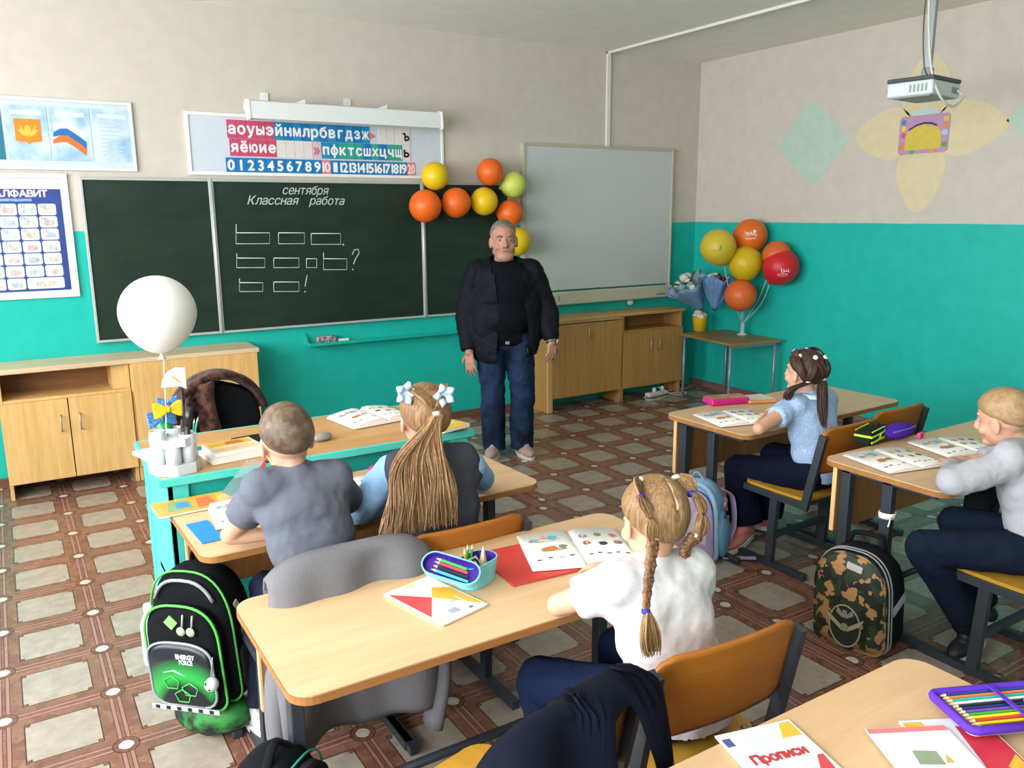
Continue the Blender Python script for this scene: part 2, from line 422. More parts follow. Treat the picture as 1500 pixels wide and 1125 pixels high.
# chalk drawing: strokes located on the board face
YC = -.0415
def bp(x, y): p = py_(x, y, YC); return V((p.x-bx, YC+.03, p.z-bz))
def stroke(pts, wd=.0035, name='chalk_line', par=None):
    b = B(); b.tube([bp(*q) for q in pts], wd, 5, flat=.3, up=(0, 1, 0)); return b.obj(name, chalk, par or panels[1])
def crect(x0, y0, x1, y1, tall=None):
    stroke([(x0, y0), (x1, y0), (x1, y1), (x0, y1), (x0, y0)])
    if tall: stroke([(x0, tall), (x0, y1)])
for q in ((346, 341, 395, 357, 328), (408, 341, 446, 357), (456, 342, 499, 358), (347, 378, 388, 392, 371), (401, 378, 438, 392), (449, 379, 464, 392), (474, 379, 508, 395, 370), (351, 414, 385, 427, 408), (401, 413, 438, 427)): crect(*q)
stroke([(502, 357.5), (504, 359.5)], .006, 'chalk_dot')
stroke([(516, 373), (519, 366), (525, 365), (526, 371), (521, 379), (518, 387)], .004, 'chalk_question_mark'); stroke([(516, 394), (518, 395.5)], .005, 'chalk_dot')
stroke([(450, 403), (447, 420)], .004, 'chalk_exclamation_mark'); stroke([(446, 427), (448, 428)], .005, 'chalk_dot')
def chalk_text(body, x0, y0, x1, y1, size):
    p, q = bp(x0, y0), bp(x1, y1); vs, fs = text_geo(body, size, (q-p).length, .32, -.0008)
    X = M.Translation((p+q)/2) @ M.Rotation(math.atan2((q.z-p.z), (q.x-p.x)), 4, V((0, -1, 0))) @ WALLF
    B().add(vs, fs, None, X=X).obj('chalk_writing', chalk, panels[1])
chalk_text('сентября', 414, 279, 482, 280, .085)
chalk_text('Классная', 362, 294, 438, 294.5, .085); chalk_text('работа', 452, 294.5, 505, 295, .085)
# narrow painted ledge under the board with sponge and chalk
tealp = mat('12A897', .45, .05, 20)
p = py_(452, 506, -.09); z = p.z
lg = thing('chalk_ledge', 'long teal painted chalk ledge on wall below the chalkboard', 'shelf', (p.x, -.001, z))
B().bb((0, -.1, -.012), (1.9, 0, 0), bev=.003).obj('ledge_board', tealp, lg)
B().bb((0, -.1, 0), (1.9, -.088, .012), bev=.003).obj('ledge_lip', tealp, lg)
B().prism([(0, 0), (.07, 0), (0, .085)], 0, .012, X=M(((0, 0, 1, 0), (-1, 0, 0, 0), (0, 1, 0, 0), (0, 0, 0, 1)))).obj('ledge_end', tealp, lg)
q = py_(478, 500, -.05)
spm = NT('marbled_foam'); s_ = spm.noise(60, 3); spm.col(spm.mix(spm.ramp(s_, .42, .58), lin('5B5561'), lin('B4A7B0'))); spm.rough(.9); spm.bump(s_, .8, .006)
tag(B().box((q.x, -.05, z+.028), (.15, .06, .055), m=None, bev=.018, seg=3).obj('board_sponge', spm.m), 'grey marbled board sponge lying on teal chalk ledge', 'sponge')
q = py_(503, 501, -.05)
tag(B().box((q.x, -.055, z+.012), (.085, .024, .024), bev=.006).obj('chalk_stick', mat('D9DEDA', .9)), 'white chalk piece beside the sponge on teal ledge', 'chalk')

# ---------------------------------------------------------------- alphabet strip above the board
ax0, ax1, az0, az1 = 1.106, 3.02, 1.962, 2.37
al = thing('alphabet_board', 'long white-framed strip of letter and number cards above the chalkboard', 'alphabet chart', (ax0, -.001, az0))
AW, AH = ax1-ax0, az1-az0
whitep = mat('D5D9DD', .4, .02)
B().bb((.02, -.012, .02), (AW-.02, 0, AH-.02)).obj('backing', mat('C6CCD6', .5, .02), al)
b = B()
for lo, hi in (((0, -.02, 0), (.022, 0, AH)), ((AW-.022, -.02, 0), (AW, 0, AH)), ((.022, -.02, 0), (AW-.022, 0, .022)), ((.022, -.02, AH-.022), (AW-.022, 0, AH))): b.bb(lo, hi, bev=.002)
b.obj('frame', mat('E4E4E0', .4, .02), al)
YA = -.014
def ap(x, y): p = py_(x, y, YA); return p.x-ax0, p.z-az0
wl = mat('E8E6E8', .6, .02)
CC = {'p': 'C2486A', 'b': '1273B4', 't': '1A86B4', 'g': '2E9C8C', 'w': 'D9D2D0', 'l': 'D6B6C0', 'd': 'D87888', '-': 'D9D2D0'}
def cards(row, x0, x1, z0, z1, fs=.8):
    n = len(row); wd = (x1-x0)/n
    for i, (ch, k) in enumerate(row):
        cx = x0+(i+.5)*wd
        o = B().bb((cx-wd/2+.001, -.017, z0), (cx+wd/2-.001, -.012, z1)).obj('letter_card', mat(CC[k], .5, .04), al)
        if ch.strip():
            vs, fs_ = text_geo(ch, (z1-z0)*fs*1.05, None, 0, .0035)
            xs = [v.x for v in vs]; zw = max(xs)-min(xs); k2 = min(1, wd*.9/zw)
            for v in vs: v.x *= k2
            X = M.Translation((cx, -.0178, (z0+z1)/2)) @ WALLF
            B().add(vs, fs_, None, X=X).obj('letter', mat('1B1B1B', .6) if k == '-' else (wl if k not in 'ld' else mat('E8D8D4' if k == 'd' else 'C06878', .6)), o)
L = ap(333, 203)[0]; Rr = ap(541, 203)[0]; RW = (Rr-L)/16
zt = ap(333, 175)[1]; zm = ap(333, 202)[1]; zb = ap(333, 228)[1]
cards([(c, 'p') for c in 'аоуыэ']+[(c, 'b' if i % 2 else 't') for i, c in enumerate('йнмлрбвгдзж')], L, Rr, zm, zt)
L2 = L+.01
cards([(c, 'p') for c in 'яёюие'], L2, L2+5*RW, zb, zm-.002)
cards([(' ', 'w')]*4+[('»', 'l')], L2+5*RW, L2+10*RW, zb, zm-.002)
x2 = ap(471, 220)[0]; x3 = ap(589, 220)[0]
cards([('п', 't'), ('ф', 't'), ('к', 'g'), ('т', 'g'), ('с', 'g'), ('ш', 'b'), ('х', 'g'), ('ц', 'b'), ('ч', 'g'), ('щ', 'g')], x2, x3, zb, zm-.002)
cards([('ь', '-')], x3+.002, x3+.066, zb, zm-.002); cards([(' ', 'w')]*3+[('ъ', '-')], x3-.19, x3+.066, zm+.002, zt)
B().add([(Rr+.006, YA-.004, zm+.03), (Rr+.006, YA-.004, zm+.08), (Rr+.045, YA-.004, zm+.055)], [[0, 1, 2]]).obj('arrow_mark', mat('D87060', .6), al)
z3t = ap(333, 230.5)[1]; z3b = ap(333, 254)[1]; n0 = ap(331, 242)[0]; n1_ = ap(608, 248)[0]
cards([(str(i), 'd' if i in (10, 20) else 'b') for i in range(21)], n0, n1_, z3b, z3t, .85)
# lamp trough on brackets over the strip
yl = -.26
p0 = py_(362, 147, yl); p1 = py_(648, 166, yl)
lm = thing('board_lamp', 'long white trough lamp on brackets above the letter strip', 'lamp', (p0.x, 0, p0.z))
LL = p1.x-p0.x
tri = [(yl, 0), (yl+.05, .012), (yl+.1, -.02), (yl+.03, -.118), (yl-.01, -.11)]
XL_ = M(((0, 0, 1, 0), (1, 0, 0, 0), (0, 1, 0, 0), (0, 0, 0, 1)))
lw = mat('D9DCDD', .35, .02)
B().prism(tri, .01, LL-.01, X=XL_).obj('lamp_housing', lw, lm)
for x in (0, LL-.012): B().prism([(q[0]*1.0+(.006 if i in (1, 2) else -.006), q[1]+(.006 if i < 2 else -.006)) for i, q in enumerate(tri)], x, x+.012, X=XL_).obj('end_cap', mat('F0F0EE', .35, .02), lm)
for k in (.13, .55):
    x = LL*k
    B().bar((x, 0, .03), (x, yl+.04, .0), .03, .02).bar((x, -.006, -.08), (x, -.006, .09), .05, .012).obj('wall_bracket', lw, lm)
    B().prism([(0, 0), (.09, 0), (.09, .035)], -.04, .04, X=M.Translation((x+.12, yl+.06, 0)) @ M(((1, 0, 0, 0), (0, 0, 1, 0), (0, 1, 0, 0), (0, 0, 0, 1)))).obj('bracket_wing', lw, lm)

# ---------------------------------------------------------------- posters on the left
def poster(name, lab, x0, x1, z0, z1, frame='CDD0D0', fw=.02):
    o = thing(name, lab, 'poster', (x0, -.001, z0)); W_, H_ = x1-x0, z1-z0
    b = B()
    for lo, hi in (((0, -.018, 0), (fw, 0, H_)), ((W_-fw, -.018, 0), (W_, 0, H_)), ((fw, -.018, 0), (W_-fw, 0, fw)), ((fw, -.018, H_-fw), (W_-fw, 0, H_))): b.bb(lo, hi, bev=.002)
    b.obj('frame', mat(frame, .4, .02), o); return o, W_, H_
po, PW, PH = poster('symbols_poster', 'wide white framed poster with orange emblem and tricolour flag', -.62, .79, 1.975, 2.40)
B().bb((.02, -.01, .02), (PW-.02, 0, PH-.02)).obj('sheet', mat('BFCBD8', .5, .03), po)
def pp(x, y): p = py_(x, y, -.012); return p.x+.62, p.z-1.975
bl = NT('cloudy_blue'); s_ = bl.noise(7, 4); bl.col(bl.mix(bl.ramp(s_, .3, .62), lin('7FA9CB'), lin('C3D2DC'))); bl.rough(.5); bl = bl.m
zb_, zt_ = pp(60, 235)[1], pp(60, 155)[1]
for k, (xa, xb) in enumerate(((-62, 5), (9, 72), (75, 134), (137, 193))):
    u0, u1 = pp(xa, 200)[0], pp(xb, 200)[0]
    if k == 0: u0 = .03
    o = B().bb((u0, -.0125, zb_), (u1, -.010, zt_)).obj('picture_panel', mat('1E6E86', .5) if k == 0 else bl, po)
    B().bb((u0+.05*(u1-u0)+.02, -.0132, zt_-.055), (u1-.03, -.0125, zt_-.03)).obj('caption', mat('C9D3DA', .6), o)
    if k == 3:
        for r in range(9): B().bb((u0+.04, -.0132, zt_-.09-.024*r), (u1-.045-.012*(r % 3), -.0125, zt_-.082-.024*r)).obj('text_line', mat('B3C1C6', .6), o)
u0, zz = pp(19, 211)
e0, e1 = pp(19, 173); f0, f1 = pp(58, 175)
sh = [(e0, e1), (f0, f1), (f0, zz+.02), ((e0+f0)/2+.012, zz+.012), ((e0+f0)/2, zz), ((e0+f0)/2-.012, zz+.012), (e0, zz+.02)]
B().prism([(q[0], q[1]) for q in sh][::-1], .0125, .0145, X=WALLF).obj('emblem_shield', mat('E07F22', .5), po)
em = B(); ex, ez = (e0+f0)/2, (e1+zz)/2+.01
for s in (-1, 1):
    em.prism([(ex, ez-.04), (ex+s*.05, ez+.045), (ex+s*.035, ez+.005), (ex+s*.055, ez+.0), (ex+s*.03, ez-.03)][::s], .0145, .0155, X=WALLF)
em.prism([(ex+.018*math.cos(k*PI/6), ez+.03*math.sin(k*PI/6)) for k in range(12)], .0145, .016, X=WALLF); em.obj('emblem_figure', mat('F0B53C', .5), po)
fl = [(78, 182, 188), (88, 180, 184), (98, 180, 182), (108, 186, 187), (118, 193, 195), (127, 200, 204)]
for k, c in enumerate(('D8DDE2', '2168A8', 'CF6A35')):
    top = []; bot = []
    for i, (x, ya, yb) in enumerate(fl):
        hh = 10.5
        top.append(pp(x, ya-2+k*hh*.97+(4 if i == 0 else 0))); bot.append(pp(x, ya-2+(k+1)*hh*(.97)))
    n = len(top); vs = [(q[0], -.0135-.0002*k, q[1]) for q in top+bot]
    B().add(vs, [[i, i+1, n+i+1, n+i][::-1] for i in range(n-1)]).obj('flag_stripe', mat(c, .5), po)
ep, EW, EH = poster('alphabet_poster', 'white framed blue poster with grid of letter cells, left of chalkboard', -.52, .378, 1.19, 1.955, 'CFD0CC', .03)
def qp(x, y): p = py_(x, y, -.012); return p.x+.52, p.z-1.19
B().bb((.03, -.01, .03), (EW-.03, 0, EH-.03)).obj('sheet', mat('C6CBD4', .5, .03), ep)
gx0, gx1 = .06, qp(88, 330)[0]+.022; gz0, gz1 = qp(60, 426)[1], qp(60, 277)[1]
B().bb((gx0, -.012, gz0), (gx1, -.010, gz1)).obj('printed_field', mat('2B3F86', .5, .2, 6), ep)
vs, fs = text_geo('АНГЛИЙСКИЙ АЛФАВИТ', .055, gx1-gx0-.1, 0, .002)
B().add(vs, fs, None, X=M.Translation(((gx0+gx1)/2-.02, -.0128, gz1-.03)) @ WALLF).obj('poster_title', mat('E9C6CE', .6), ep)
B().bb((gx0+.04, -.0128, gz1-.074), (gx1-.16, -.012, gz1-.058)).obj('poster_subtitle', mat('7F9CD0', .6, .4, 60), ep)
cw = (gx1-gx0-.05)/7; chh = (gz1-.085-gz0-.01)/7; LET = 'ABCDEFGHIJKLMNOPQRSTUVWXYZ'
cellm = mat('C9D0D3', .5, .03); k = 0
hue = ['B9C0C6', 'C8B9B4', 'A9B4BE', 'C4C2B4', 'BFA9A9']
for r in range(7):
    for c in range(7):
        if r == 6 and c == 6: continue
        xa = gx0+.02+c*cw; za = gz0+.01+(6-r)*chh; wd = cw*(2 if r == 6 and c == 5 else 1)
        o = B().prism(rrect(xa+.004, za+.003, xa+wd-.004, za+chh-.003, .012, 3), .012, .0135, X=WALLF).obj('letter_cell', cellm, ep)
        B().prism(rrect(xa+wd*.25, za+chh*.2, xa+wd*.8, za+chh*.62, .01, 2), .0135, .014, X=WALLF).obj('picture', mat(hue[(r*3+c) % 5], .6, .3, 50), o)
        if k < 26 and not wd > cw*1.5:
            vs, fs = text_geo(LET[k % 26]+LET[k % 26].lower(), .03, None, 0, .0005); k += 1
            B().add(vs, fs, None, X=M.Translation((xa+wd*.3, -.0142, za+chh*.75)) @ WALLF).obj('cell_letter', mat('8E98A8', .6), o)

# ---------------------------------------------------------------- whiteboard screen
sx0, sx1, sz0, sz1 = 3.735, 5.41, .90, 2.265
ws = thing('interactive_whiteboard', 'large blank pale grey interactive whiteboard with beige lower rail', 'whiteboard', (sx0, -.001, sz0))
SW, SH = sx1-sx0, sz1-sz0
B().bb((.03, -.045, .13), (SW-.02, -.01, SH-.02)).obj('screen_surface', mat('BFC3C4', .45, .015, 3), ws)
fm = mat('B3B09C', .45, .03)
b = B(); b.bb((0, -.055, .1), (.032, 0, SH), bev=.006); b.bb((SW-.022, -.055, .1), (SW, 0, SH), bev=.006); b.bb((.03, -.055, SH-.022), (SW-.02, 0, SH), bev=.006); b.obj('screen_frame', fm, ws)
B().bb((-.0, -.085, 0), (SW, 0, .115), bev=.012).obj('lower_rail', mat('BDBBA6', .45, .03), ws)
B().bb((SW-.2, -.088, .03), (SW-.09, -.085, .042)).obj('maker_plate', mat('77776A', .5), ws)
B().bb((.34, -.088, .035), (.355, -.085, .085)).obj('rail_switch', mat('8A8A7C', .5), ws)
p = py_(924, 443, -.03)
tag(B().lathe([(0, 0), (.028, 0), (.03, .02), (.02, .05), (0, .055)], 14, X=M.Translation((p.x, 0, p.z)) @ M.Rotation(PI/2, 4, 'X')).obj('wall_socket', mat('C9CFCC', .4)), 'small round pale fitting on teal wall under the whiteboard rail', 'fitting')

# ---------------------------------------------------------------- wall cabinets
birch = wood('C69A5C', 'D9B276', 2, .45); birchd = wood('7A5230', '9A6C40', 0, .6); edge = wood('B98C50', 'CDA468', 0, .5)
def handle(par, x, z, h=.1, d=.028):
    b = B(); pts = [(x, 0, z-h/2), (x, -d, z-h/2+.006), (x, -d, z+h/2-.006), (x, 0, z+h/2)]
    b.tube(pts, .005, 8); return b.obj('handle', metal('A59A88', .35), par)
def panel(name, par, x0, x1, z0, z1, y, m, th=.018):
    o = B().bb((x0, -th, z0), (x1, 0, z1), bev=.0025).obj(name, m, par); o.location = (0, y, 0); return o
def shell(par, x0, x1, z1, dep, m, bottom=.1, niche=None, legs=True):
    B().bb((x0, -dep, 0), (x0+.02, 0, z1), bev=.001).obj('side_panel', m, par)
    B().bb((x1-.02, -dep, 0), (x1, 0, z1), bev=.001).obj('side_panel', m, par)
    B().bb((x0+.02, -dep+.002, bottom), (x1-.02, 0, bottom+.018)).obj('bottom_panel', m, par)
    B().bb((x0+.02, -.015, bottom+.018), (x1-.02, 0, z1)).obj('back_panel', birchd, par)
    if niche: B().bb((x0+.02, -dep+.004, niche), (x1-.02, -.015, niche+.018)).obj('shelf', m, par)
CT, DP = .778, .31
c1 = thing('wall_cabinet', 'low birch cabinet, open shelf over two doors with handles, left wall corner', 'cabinet', (-.14, -.02, 0))
W1 = .72
shell(c1, 0, W1, CT, DP, birch, .1, .6)
B().bb((W1-.1, -DP+.02, .62), (W1-.02, -.02, CT)).obj('filler_block', birch, c1)
for x0, x1, hx in ((.0, .357, .31), (.363, W1, .415)):
    d_ = panel('door', c1, x0, x1, .1, .6, -DP, birch); handle(d_, hx, .45).location.y = -.018
c2 = thing('flap_cabinet', 'low birch cabinet with one wide plain front behind teacher chair', 'cabinet', (.585, -.02, 0))
W2 = .8
shell(c2, 0, W2, CT, DP, birch, .1)
panel('front_panel', c2, .012, W2, .1, CT, -DP, birch)
tag(B().bb((-.16, -.35, CT), (1.40, -.012, CT+.03), bev=.004).obj('worktop', wood('BFA684', 'D3BC9B', 0, .4)), 'pale worktop across both low cabinets on left side', 'worktop')
rx = 3.88
CT2, DP2 = .785, .25
birch2 = wood('A6793F', 'B98C50', 2, .45)
c3 = thing('flap_cabinet', 'low wooden cabinet with single wide flap front under the whiteboard', 'cabinet', (rx-.05, -.02, 0))
shell(c3, 0, .82, CT2, DP2, birch2, .11)
B().bb((0, -DP2-.02, 0), (.05, -DP2, CT2), bev=.002).obj('front_post', birch, c3)
d_ = panel('flap_front', c3, .055, .81, .12, CT2-.03, -DP2, birch2)
B().bb((.0, -DP2-.012, CT2-.022), (.82, -DP2, CT2), bev=.002).obj('top_strip', birch, c3)
handle(d_, .43, .66, .1).rotation_euler = (0, 0, 0)
c4 = thing('wall_cabinet', 'low wooden cabinet with open slot above two doors, beside corner table', 'cabinet', (rx+.775, -.02, 0))
W4 = .72
shell(c4, 0, W4, CT2, DP2, birch2, .11, .63)
for x0, x1, hx in ((.0, .357, .31), (.363, W4, .41)):
    d_ = panel('door', c4, x0, x1, .12, .635, -DP2, birch2); handle(d_, hx, .5).location.y = -.018
tag(B().bb((rx-.06, -.3, CT2), (rx+.775+W4+.012, -.012, CT2+.025), bev=.004).obj('worktop', wood('B98E58', 'C9A06A', 0, .4)), 'wooden worktop across the two cabinets under the whiteboard', 'worktop')
# ---------------------------------------------------------------- furniture for pupils
dtop = wood('C7A37B', 'D2B28B', 0, .36, 1.6); dedge = wood('8E5E34', 'A2713F', 0, .45); steel = metal('3C424B', .42); ply = wood('96581C', 'AC6C28', 0, .33, 1.4); plyseat = wood('B98A2E', 'C99A3C', 1, .33, 1.4)
dk = wood('8A5C33', 'A57444', 2, .5); pale = wood('DDB078', 'E8C08C', 2, .5)
DL, DW, DH = 1.26, .54, .68
def desk(label, cx, cy, rz):
    t = thing('school_desk', label, 'desk', (cx, cy, 0), (0, 0, rz), 'two-seat school desks')
    o = B().prism(rrect(-DL/2, -DW/2, DL/2, DW/2, .055, 6), DH-.024, DH, m=dtop).obj('desk_top', None, t)
    e = B(); P0 = rrect(-DL/2-.0015, -DW/2-.0015, DL/2+.0015, DW/2+.0015, .056, 6); n = len(P0)
    e.add([(p[0], p[1], z) for z in (DH-.023, DH-.003) for p in P0], [[i, (i+1) % n, n+(i+1) % n, n+i] for i in range(n)]); e.obj('edge_band', dedge, o)
    for s in (-1, 1):
        x = s*(DL/2-.075)
        for y in (.19, -.0):
            B().bb((x-.0175, y-.0225, .03), (x+.0175, y+.0225, DH-.025), bev=.004).obj('leg', steel, t)
        B().bb((x-.0175, -.2, 0), (x+.0175, .25, .03), bev=.006).obj('foot_runner', steel, t)
        B().bb((x-.0175, -.2, DH-.055), (x+.0175, .24, DH-.0245), bev=.003).obj('top_rail', steel, t)
    B().bb((-DL/2+.05, .225, .36), (DL/2-.05, .243, DH-.026), m=dk).obj('modesty_panel', None, t)
    for s in (-1, 1): B().bb((s*(DL/2-.05)-.003, .2245, .36), (s*(DL/2-.05)+.003, .2435, DH-.026)).obj('panel_edge', pale, t)
    B().tube([(-DL/2+.075, .1, .12), (DL/2-.075, .1, .12)], .014, 8).obj('cross_bar', steel, t)
    return t
desk('birch school desk pushed against the teal teacher desk, boy and long-haired girl', 1.0, -3.205, .03)
desk('birch school desk with open turquoise pencil case, braided girl at its right end', 1.015, -4.10, 0)
desk('birch school desk near the teal right wall with pink pencil case', 3.42, -3.13, .035)
desk('birch school desk with two open books and neon green pencil case', 3.43, -4.10, 0)
desk('birch school desk in the bottom right corner with purple pencil tray', 1.03, -5.225, 0)
SEATZ = .39
def chair(label, cx, cy, rz, lean=.0):
    t = thing('school_chair', label, 'chair', (cx, cy, 0), (0, 0, rz), 'plywood school chairs')
    HW = .2
    def seat(u, v):
        x = (u-.5)*.40; y = (v-.5)*.38+.0
        w_ = 1-.06*max(0, (v-.7)/.3)**2
        c = .02; ex = 1
        return (x*w_, y, SEATZ+.006*math.cos((v-.2)*5)-.012*max(0, (v-.82)/.18)**2*1.0+.006*abs(u-.5)*2)
    # rounded plywood seat
    b = B(); poly = rrect(-.2, -.185, .2, .195, .06, 5); b.prism(poly, SEATZ-.012, SEATZ+.002, m=plyseat); o = b.obj('seat', None, t)
    for s in (-1, 1):
        x = s*(HW+.004)
        B().bar((x, -.19, SEATZ-.03), (x, .17, SEATZ-.024), .024, .03).obj('seat_rail', steel, t)
        B().bar((x, .0, .03), (x, -.015, SEATZ-.04), .028, .04, up=(0, 1, 0)).obj('leg', steel, t)
        B().bar((x, -.21, .015), (x, .2, .015), .028, .03).obj('foot_runner', steel, t)
        B().bar((x*1.06, -.185, SEATZ-.045), (x*1.06, -.262, .715), .02, .036, up=(0, 1, 0)).obj('back_upright', steel, t)
        B().lathe([(0, 0), (.01, 0), (.008, .004), (0, .005)], 10, X=M.Translation((s*.17, -.15, SEATZ+.002))).obj('bolt', metal('8A8A86', .3), t)
    B().bar((-HW, -.01, .16), (HW, -.01, .16), .02, .03).obj('stretcher', steel, t)
    B().bar((-HW, -.16, SEATZ-.03), (HW, -.16, SEATZ-.03), .02, .022).obj('seat_crossbar', steel, t)
    # curved plywood backrest with rounded corners
    b = B(); N = 14
    vs = []; fs = []
    poly = rrect(-.215, .52, .215, .745, .05, 5)
    def bend(p, off):
        x, z = p; y = -.218-(z-.52)*.2+off-.022*(1-(x/.215)**2); return (x, y, z)
    nu, nv = 16, 18
    def ins(u, v):
        z = .52+.225*v; r = .05; hw = .215
        e = min(z-.52, .745-z)
        if e < r: hw -= r-math.sqrt(max(0, r*r-(r-e)**2))
        return bend(((u-.5)*2*hw, z), 0)
    b.grid(ins, nu, nv, m=ply, thick=.012)
    b.obj('backrest', None, t)
    return t
ch_boy1 = chair('school chair of the grey-shirted boy, its back under a grey cardigan', .705, -3.60, .0)
ch_girl1 = chair('school chair of the girl with long loose ponytail', 1.11, -3.565, .0)
ch_girl2 = chair('school chair of the braided girl in white, foreground', 1.295, -4.50, -.06)
ch_jack = chair('empty school chair with navy blazer over its back', .715, -4.57, .24)
ch_girl3 = chair('school chair of the girl in light blue blouse', 3.19, -3.43, .03)
ch_empty = chair('empty school chair beyond the light blue blouse girl, near wall', 3.66, -3.36, .03)
ch_boy2 = chair('school chair of the fair-haired boy by the right edge', 3.07, -4.50, .0)

# ---------------------------------------------------------------- teacher's desk
TH = .76
tx0, tx1, ty0, ty1 = .355, 1.66, -2.89, -2.27
td = thing('teacher_desk', 'turquoise painted teacher desk with wooden top', 'desk', (tx0, ty0, 0))
TL, TW = tx1-tx0, ty1-ty0
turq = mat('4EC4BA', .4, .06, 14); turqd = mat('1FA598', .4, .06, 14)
B().bb((.012, .012, TH-.02), (TL-.012, TW-.012, TH), m=wood('B98A55', 'C99C66', 0, .4)).obj('desk_top', None, td)
b = B()
for lo, hi in (((0, 0, TH-.03), (TL, .014, TH+.001)), ((0, TW-.014, TH-.03), (TL, TW, TH+.001)), ((0, .014, TH-.03), (.014, TW-.014, TH+.001)), ((TL-.014, .014, TH-.03), (TL, TW-.014, TH+.001))): b.bb(lo, hi, bev=.003)
b.obj('edge_frame', turq, td)
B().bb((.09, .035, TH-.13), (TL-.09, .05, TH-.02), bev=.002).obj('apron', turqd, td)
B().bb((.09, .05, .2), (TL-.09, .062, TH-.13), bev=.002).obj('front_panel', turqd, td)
B().bb((.03, .02, .1), (.05, TW-.05, TH-.021), bev=.002).obj('side_panel', turq, td)
for x in (.025, TL-.105):
    for y in (.02, TW-.1): B().bb((x, y, 0), (x+.08, y+.08, TH-.021), bev=.004).obj('leg', turq, td)
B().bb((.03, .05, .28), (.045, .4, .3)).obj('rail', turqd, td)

# ---------------------------------------------------------------- books
def frame_px(pts, z):
    P = [pz(*q, z) for q in pts]; c = sum(P, V())/4
    e = ((P[1]-P[0])+(P[2]-P[3]))/2; h = ((P[3]-P[0])+(P[2]-P[1]))/2
    return c, math.atan2(e.y, e.x), e.length, h.length
INK = ['7A8A94', 'B5652F', '4C8FA8', '5E8A4A', '3A3A3E', 'C9B23A', 'C26A78', '8E7A6A']
def blob2(cx, cy, rx, ry, n=11, jag=.3):
    return [(cx+rx*math.cos(2*PI*k/n)*(1-jag*rnd.random()), cy+ry*math.sin(2*PI*k/n)*(1-jag*rnd.random())) for k in range(n)]
def open_book(label, sp_top, sp_bot, z, w=.165, lift=.012, border=None, kind=0, cover=None, wl_=None, hang=1.0):
    a, c = pz(*sp_top, z), pz(*sp_bot, z); h = min(.26, max(.17, (a-c).length)); ang = math.atan2(a.y-c.y, a.x-c.x)-PI/2
    t = thing('open_book', label, 'book', ((a+c)/2).to_tuple()[:2]+(z,), (0, 0, ang), 'open picture textbooks')
    zf = lambda x, s: .003+lift*(1-abs(x)/w)**.5*(1-.8*math.exp(-abs(x)/.012))*1.0
    if cover: B().bb((-w-.006, -h/2-.005, 0), (w+.006, h/2+.005, .002)).obj('cover', mat(cover, .5), t)
    for s in (-1, 1):
        def pg(u, v, s=s):
            x = u*w*s; return (x, (v-.5)*h, zf(x, s)+.001)
        b = B(); b.grid((lambda u, v: pg(u, v)) if s > 0 else (lambda u, v: pg(1-u, v)), 10, 1, thick=-.0008)
        # block of pages below the sheet
        n = 11; top = [pg(k/10, 0) for k in range(n)]
        vs = []; 
        for k in range(n):
            x = top[k][0]; z1 = top[k][2]-.0006
            for y in (-h/2, h/2): vs += [(x, y, .002), (x, y, z1)]
        fs = []
        for k in range(n-1):
            i, j = 4*k, 4*k+4; fs += [[i, j, j+1, i+1], [i+2, i+3, j+3, j+2]]
        fs.append([4*(n-1), 4*(n-1)+2, 4*(n-1)+3, 4*(n-1)+1]); b.add(vs, fs)
        pgo = b.obj('page_block', paper('EFEDE8'), t)
        def pr(poly, c, nm='picture', dz=.0014):
            pol = [(p[0]*w*s, (p[1]-.5)*h) for p in poly]; zz = [zf(p[0], s)+dz+.0006 for p in pol]
            B().add([(p[0], p[1], q) for p, q in zip(pol, zz)], [list(range(len(pol)))[::(1 if s > 0 else -1)]]).obj(nm, mat(c, .65, .35, 90), pgo)
        m_ = (lambda x: x) if s > 0 else (lambda x: 1-x)
        if border:
            for q in ([(m_(0), 0), (m_(0), 1), (m_(.1), 1), (m_(.1), 0)] if s < 0 else [(.9, 0), (.9, 1), (1, 1), (1, 0)],):
                if s < 0: q = [(m_(p[0]), p[1]) for p in q]; q = [(1-p[0], p[1]) if False else p for p in q]; q = [(.9, 0), (.9, 1), (1, 1), (1, 0)]
                pr(q, border, 'page_border', .0006)
            pr([(0, 0), (0, .07), (1, .07), (1, 0)], border, 'page_border', .0006)
            pr([(.45, .01), (.45, .06), (.6, .06), (.6, .01)], 'E8CB4A', 'page_number_tab', .0012)
        left = (s < 0)
        # u measured from the spine outwards
        U = (lambda x: 1-x) if left else (lambda x: x)
        def blob_(cx, cy, rx, ry, c, n=11, jag=.35): pr([(U(p[0]), p[1]) for p in blob2(cx, cy, rx, ry, n, jag)], c)
        if left:
            blob_(.5, .73, .3, .07, '8FA68C'); blob_(.62, .78, .13, .08, '58A0B8'); blob_(.46, .8, .07, .07, 'C98672'); blob_(.25, .75, .1, .06, '7E8C96')
            blob_(.55, .43, .3, .045, '7E9A55'); blob_(.48, .48, .2, .075, 'BF6F35'); blob_(.72, .5, .1, .06, '8C8476')
            for k in range(4): blob_(.2+.2*k, .2+.03*(k % 2), .07, .025, ['4A4A50', '55565C', 'C58A92', '4A4A50'][k])
            for y in (.92, .6, .3): pr([(U(.12), y), (U(.12), y+.012), (U(.82), y+.012), (U(.82), y)], 'BFC3C8', 'text_line')
        else:
            for k in range(6): blob_(.2+.3*(k % 3), .75-.24*(k//3)+.03*(k % 2), .1, .07, INK[(k*3+kind) % 8])
            for k in range(5): blob_(.15+.17*k, .22+.02*(k % 2), .06, .025, '5A5C62')
            for y in (.93, .37): pr([(U(.1), y), (U(.1), y+.012), (U(.85), y+.012), (U(.85), y)], 'BFC3C8', 'text_line')
    return t
D = DH+.0015
tg = D
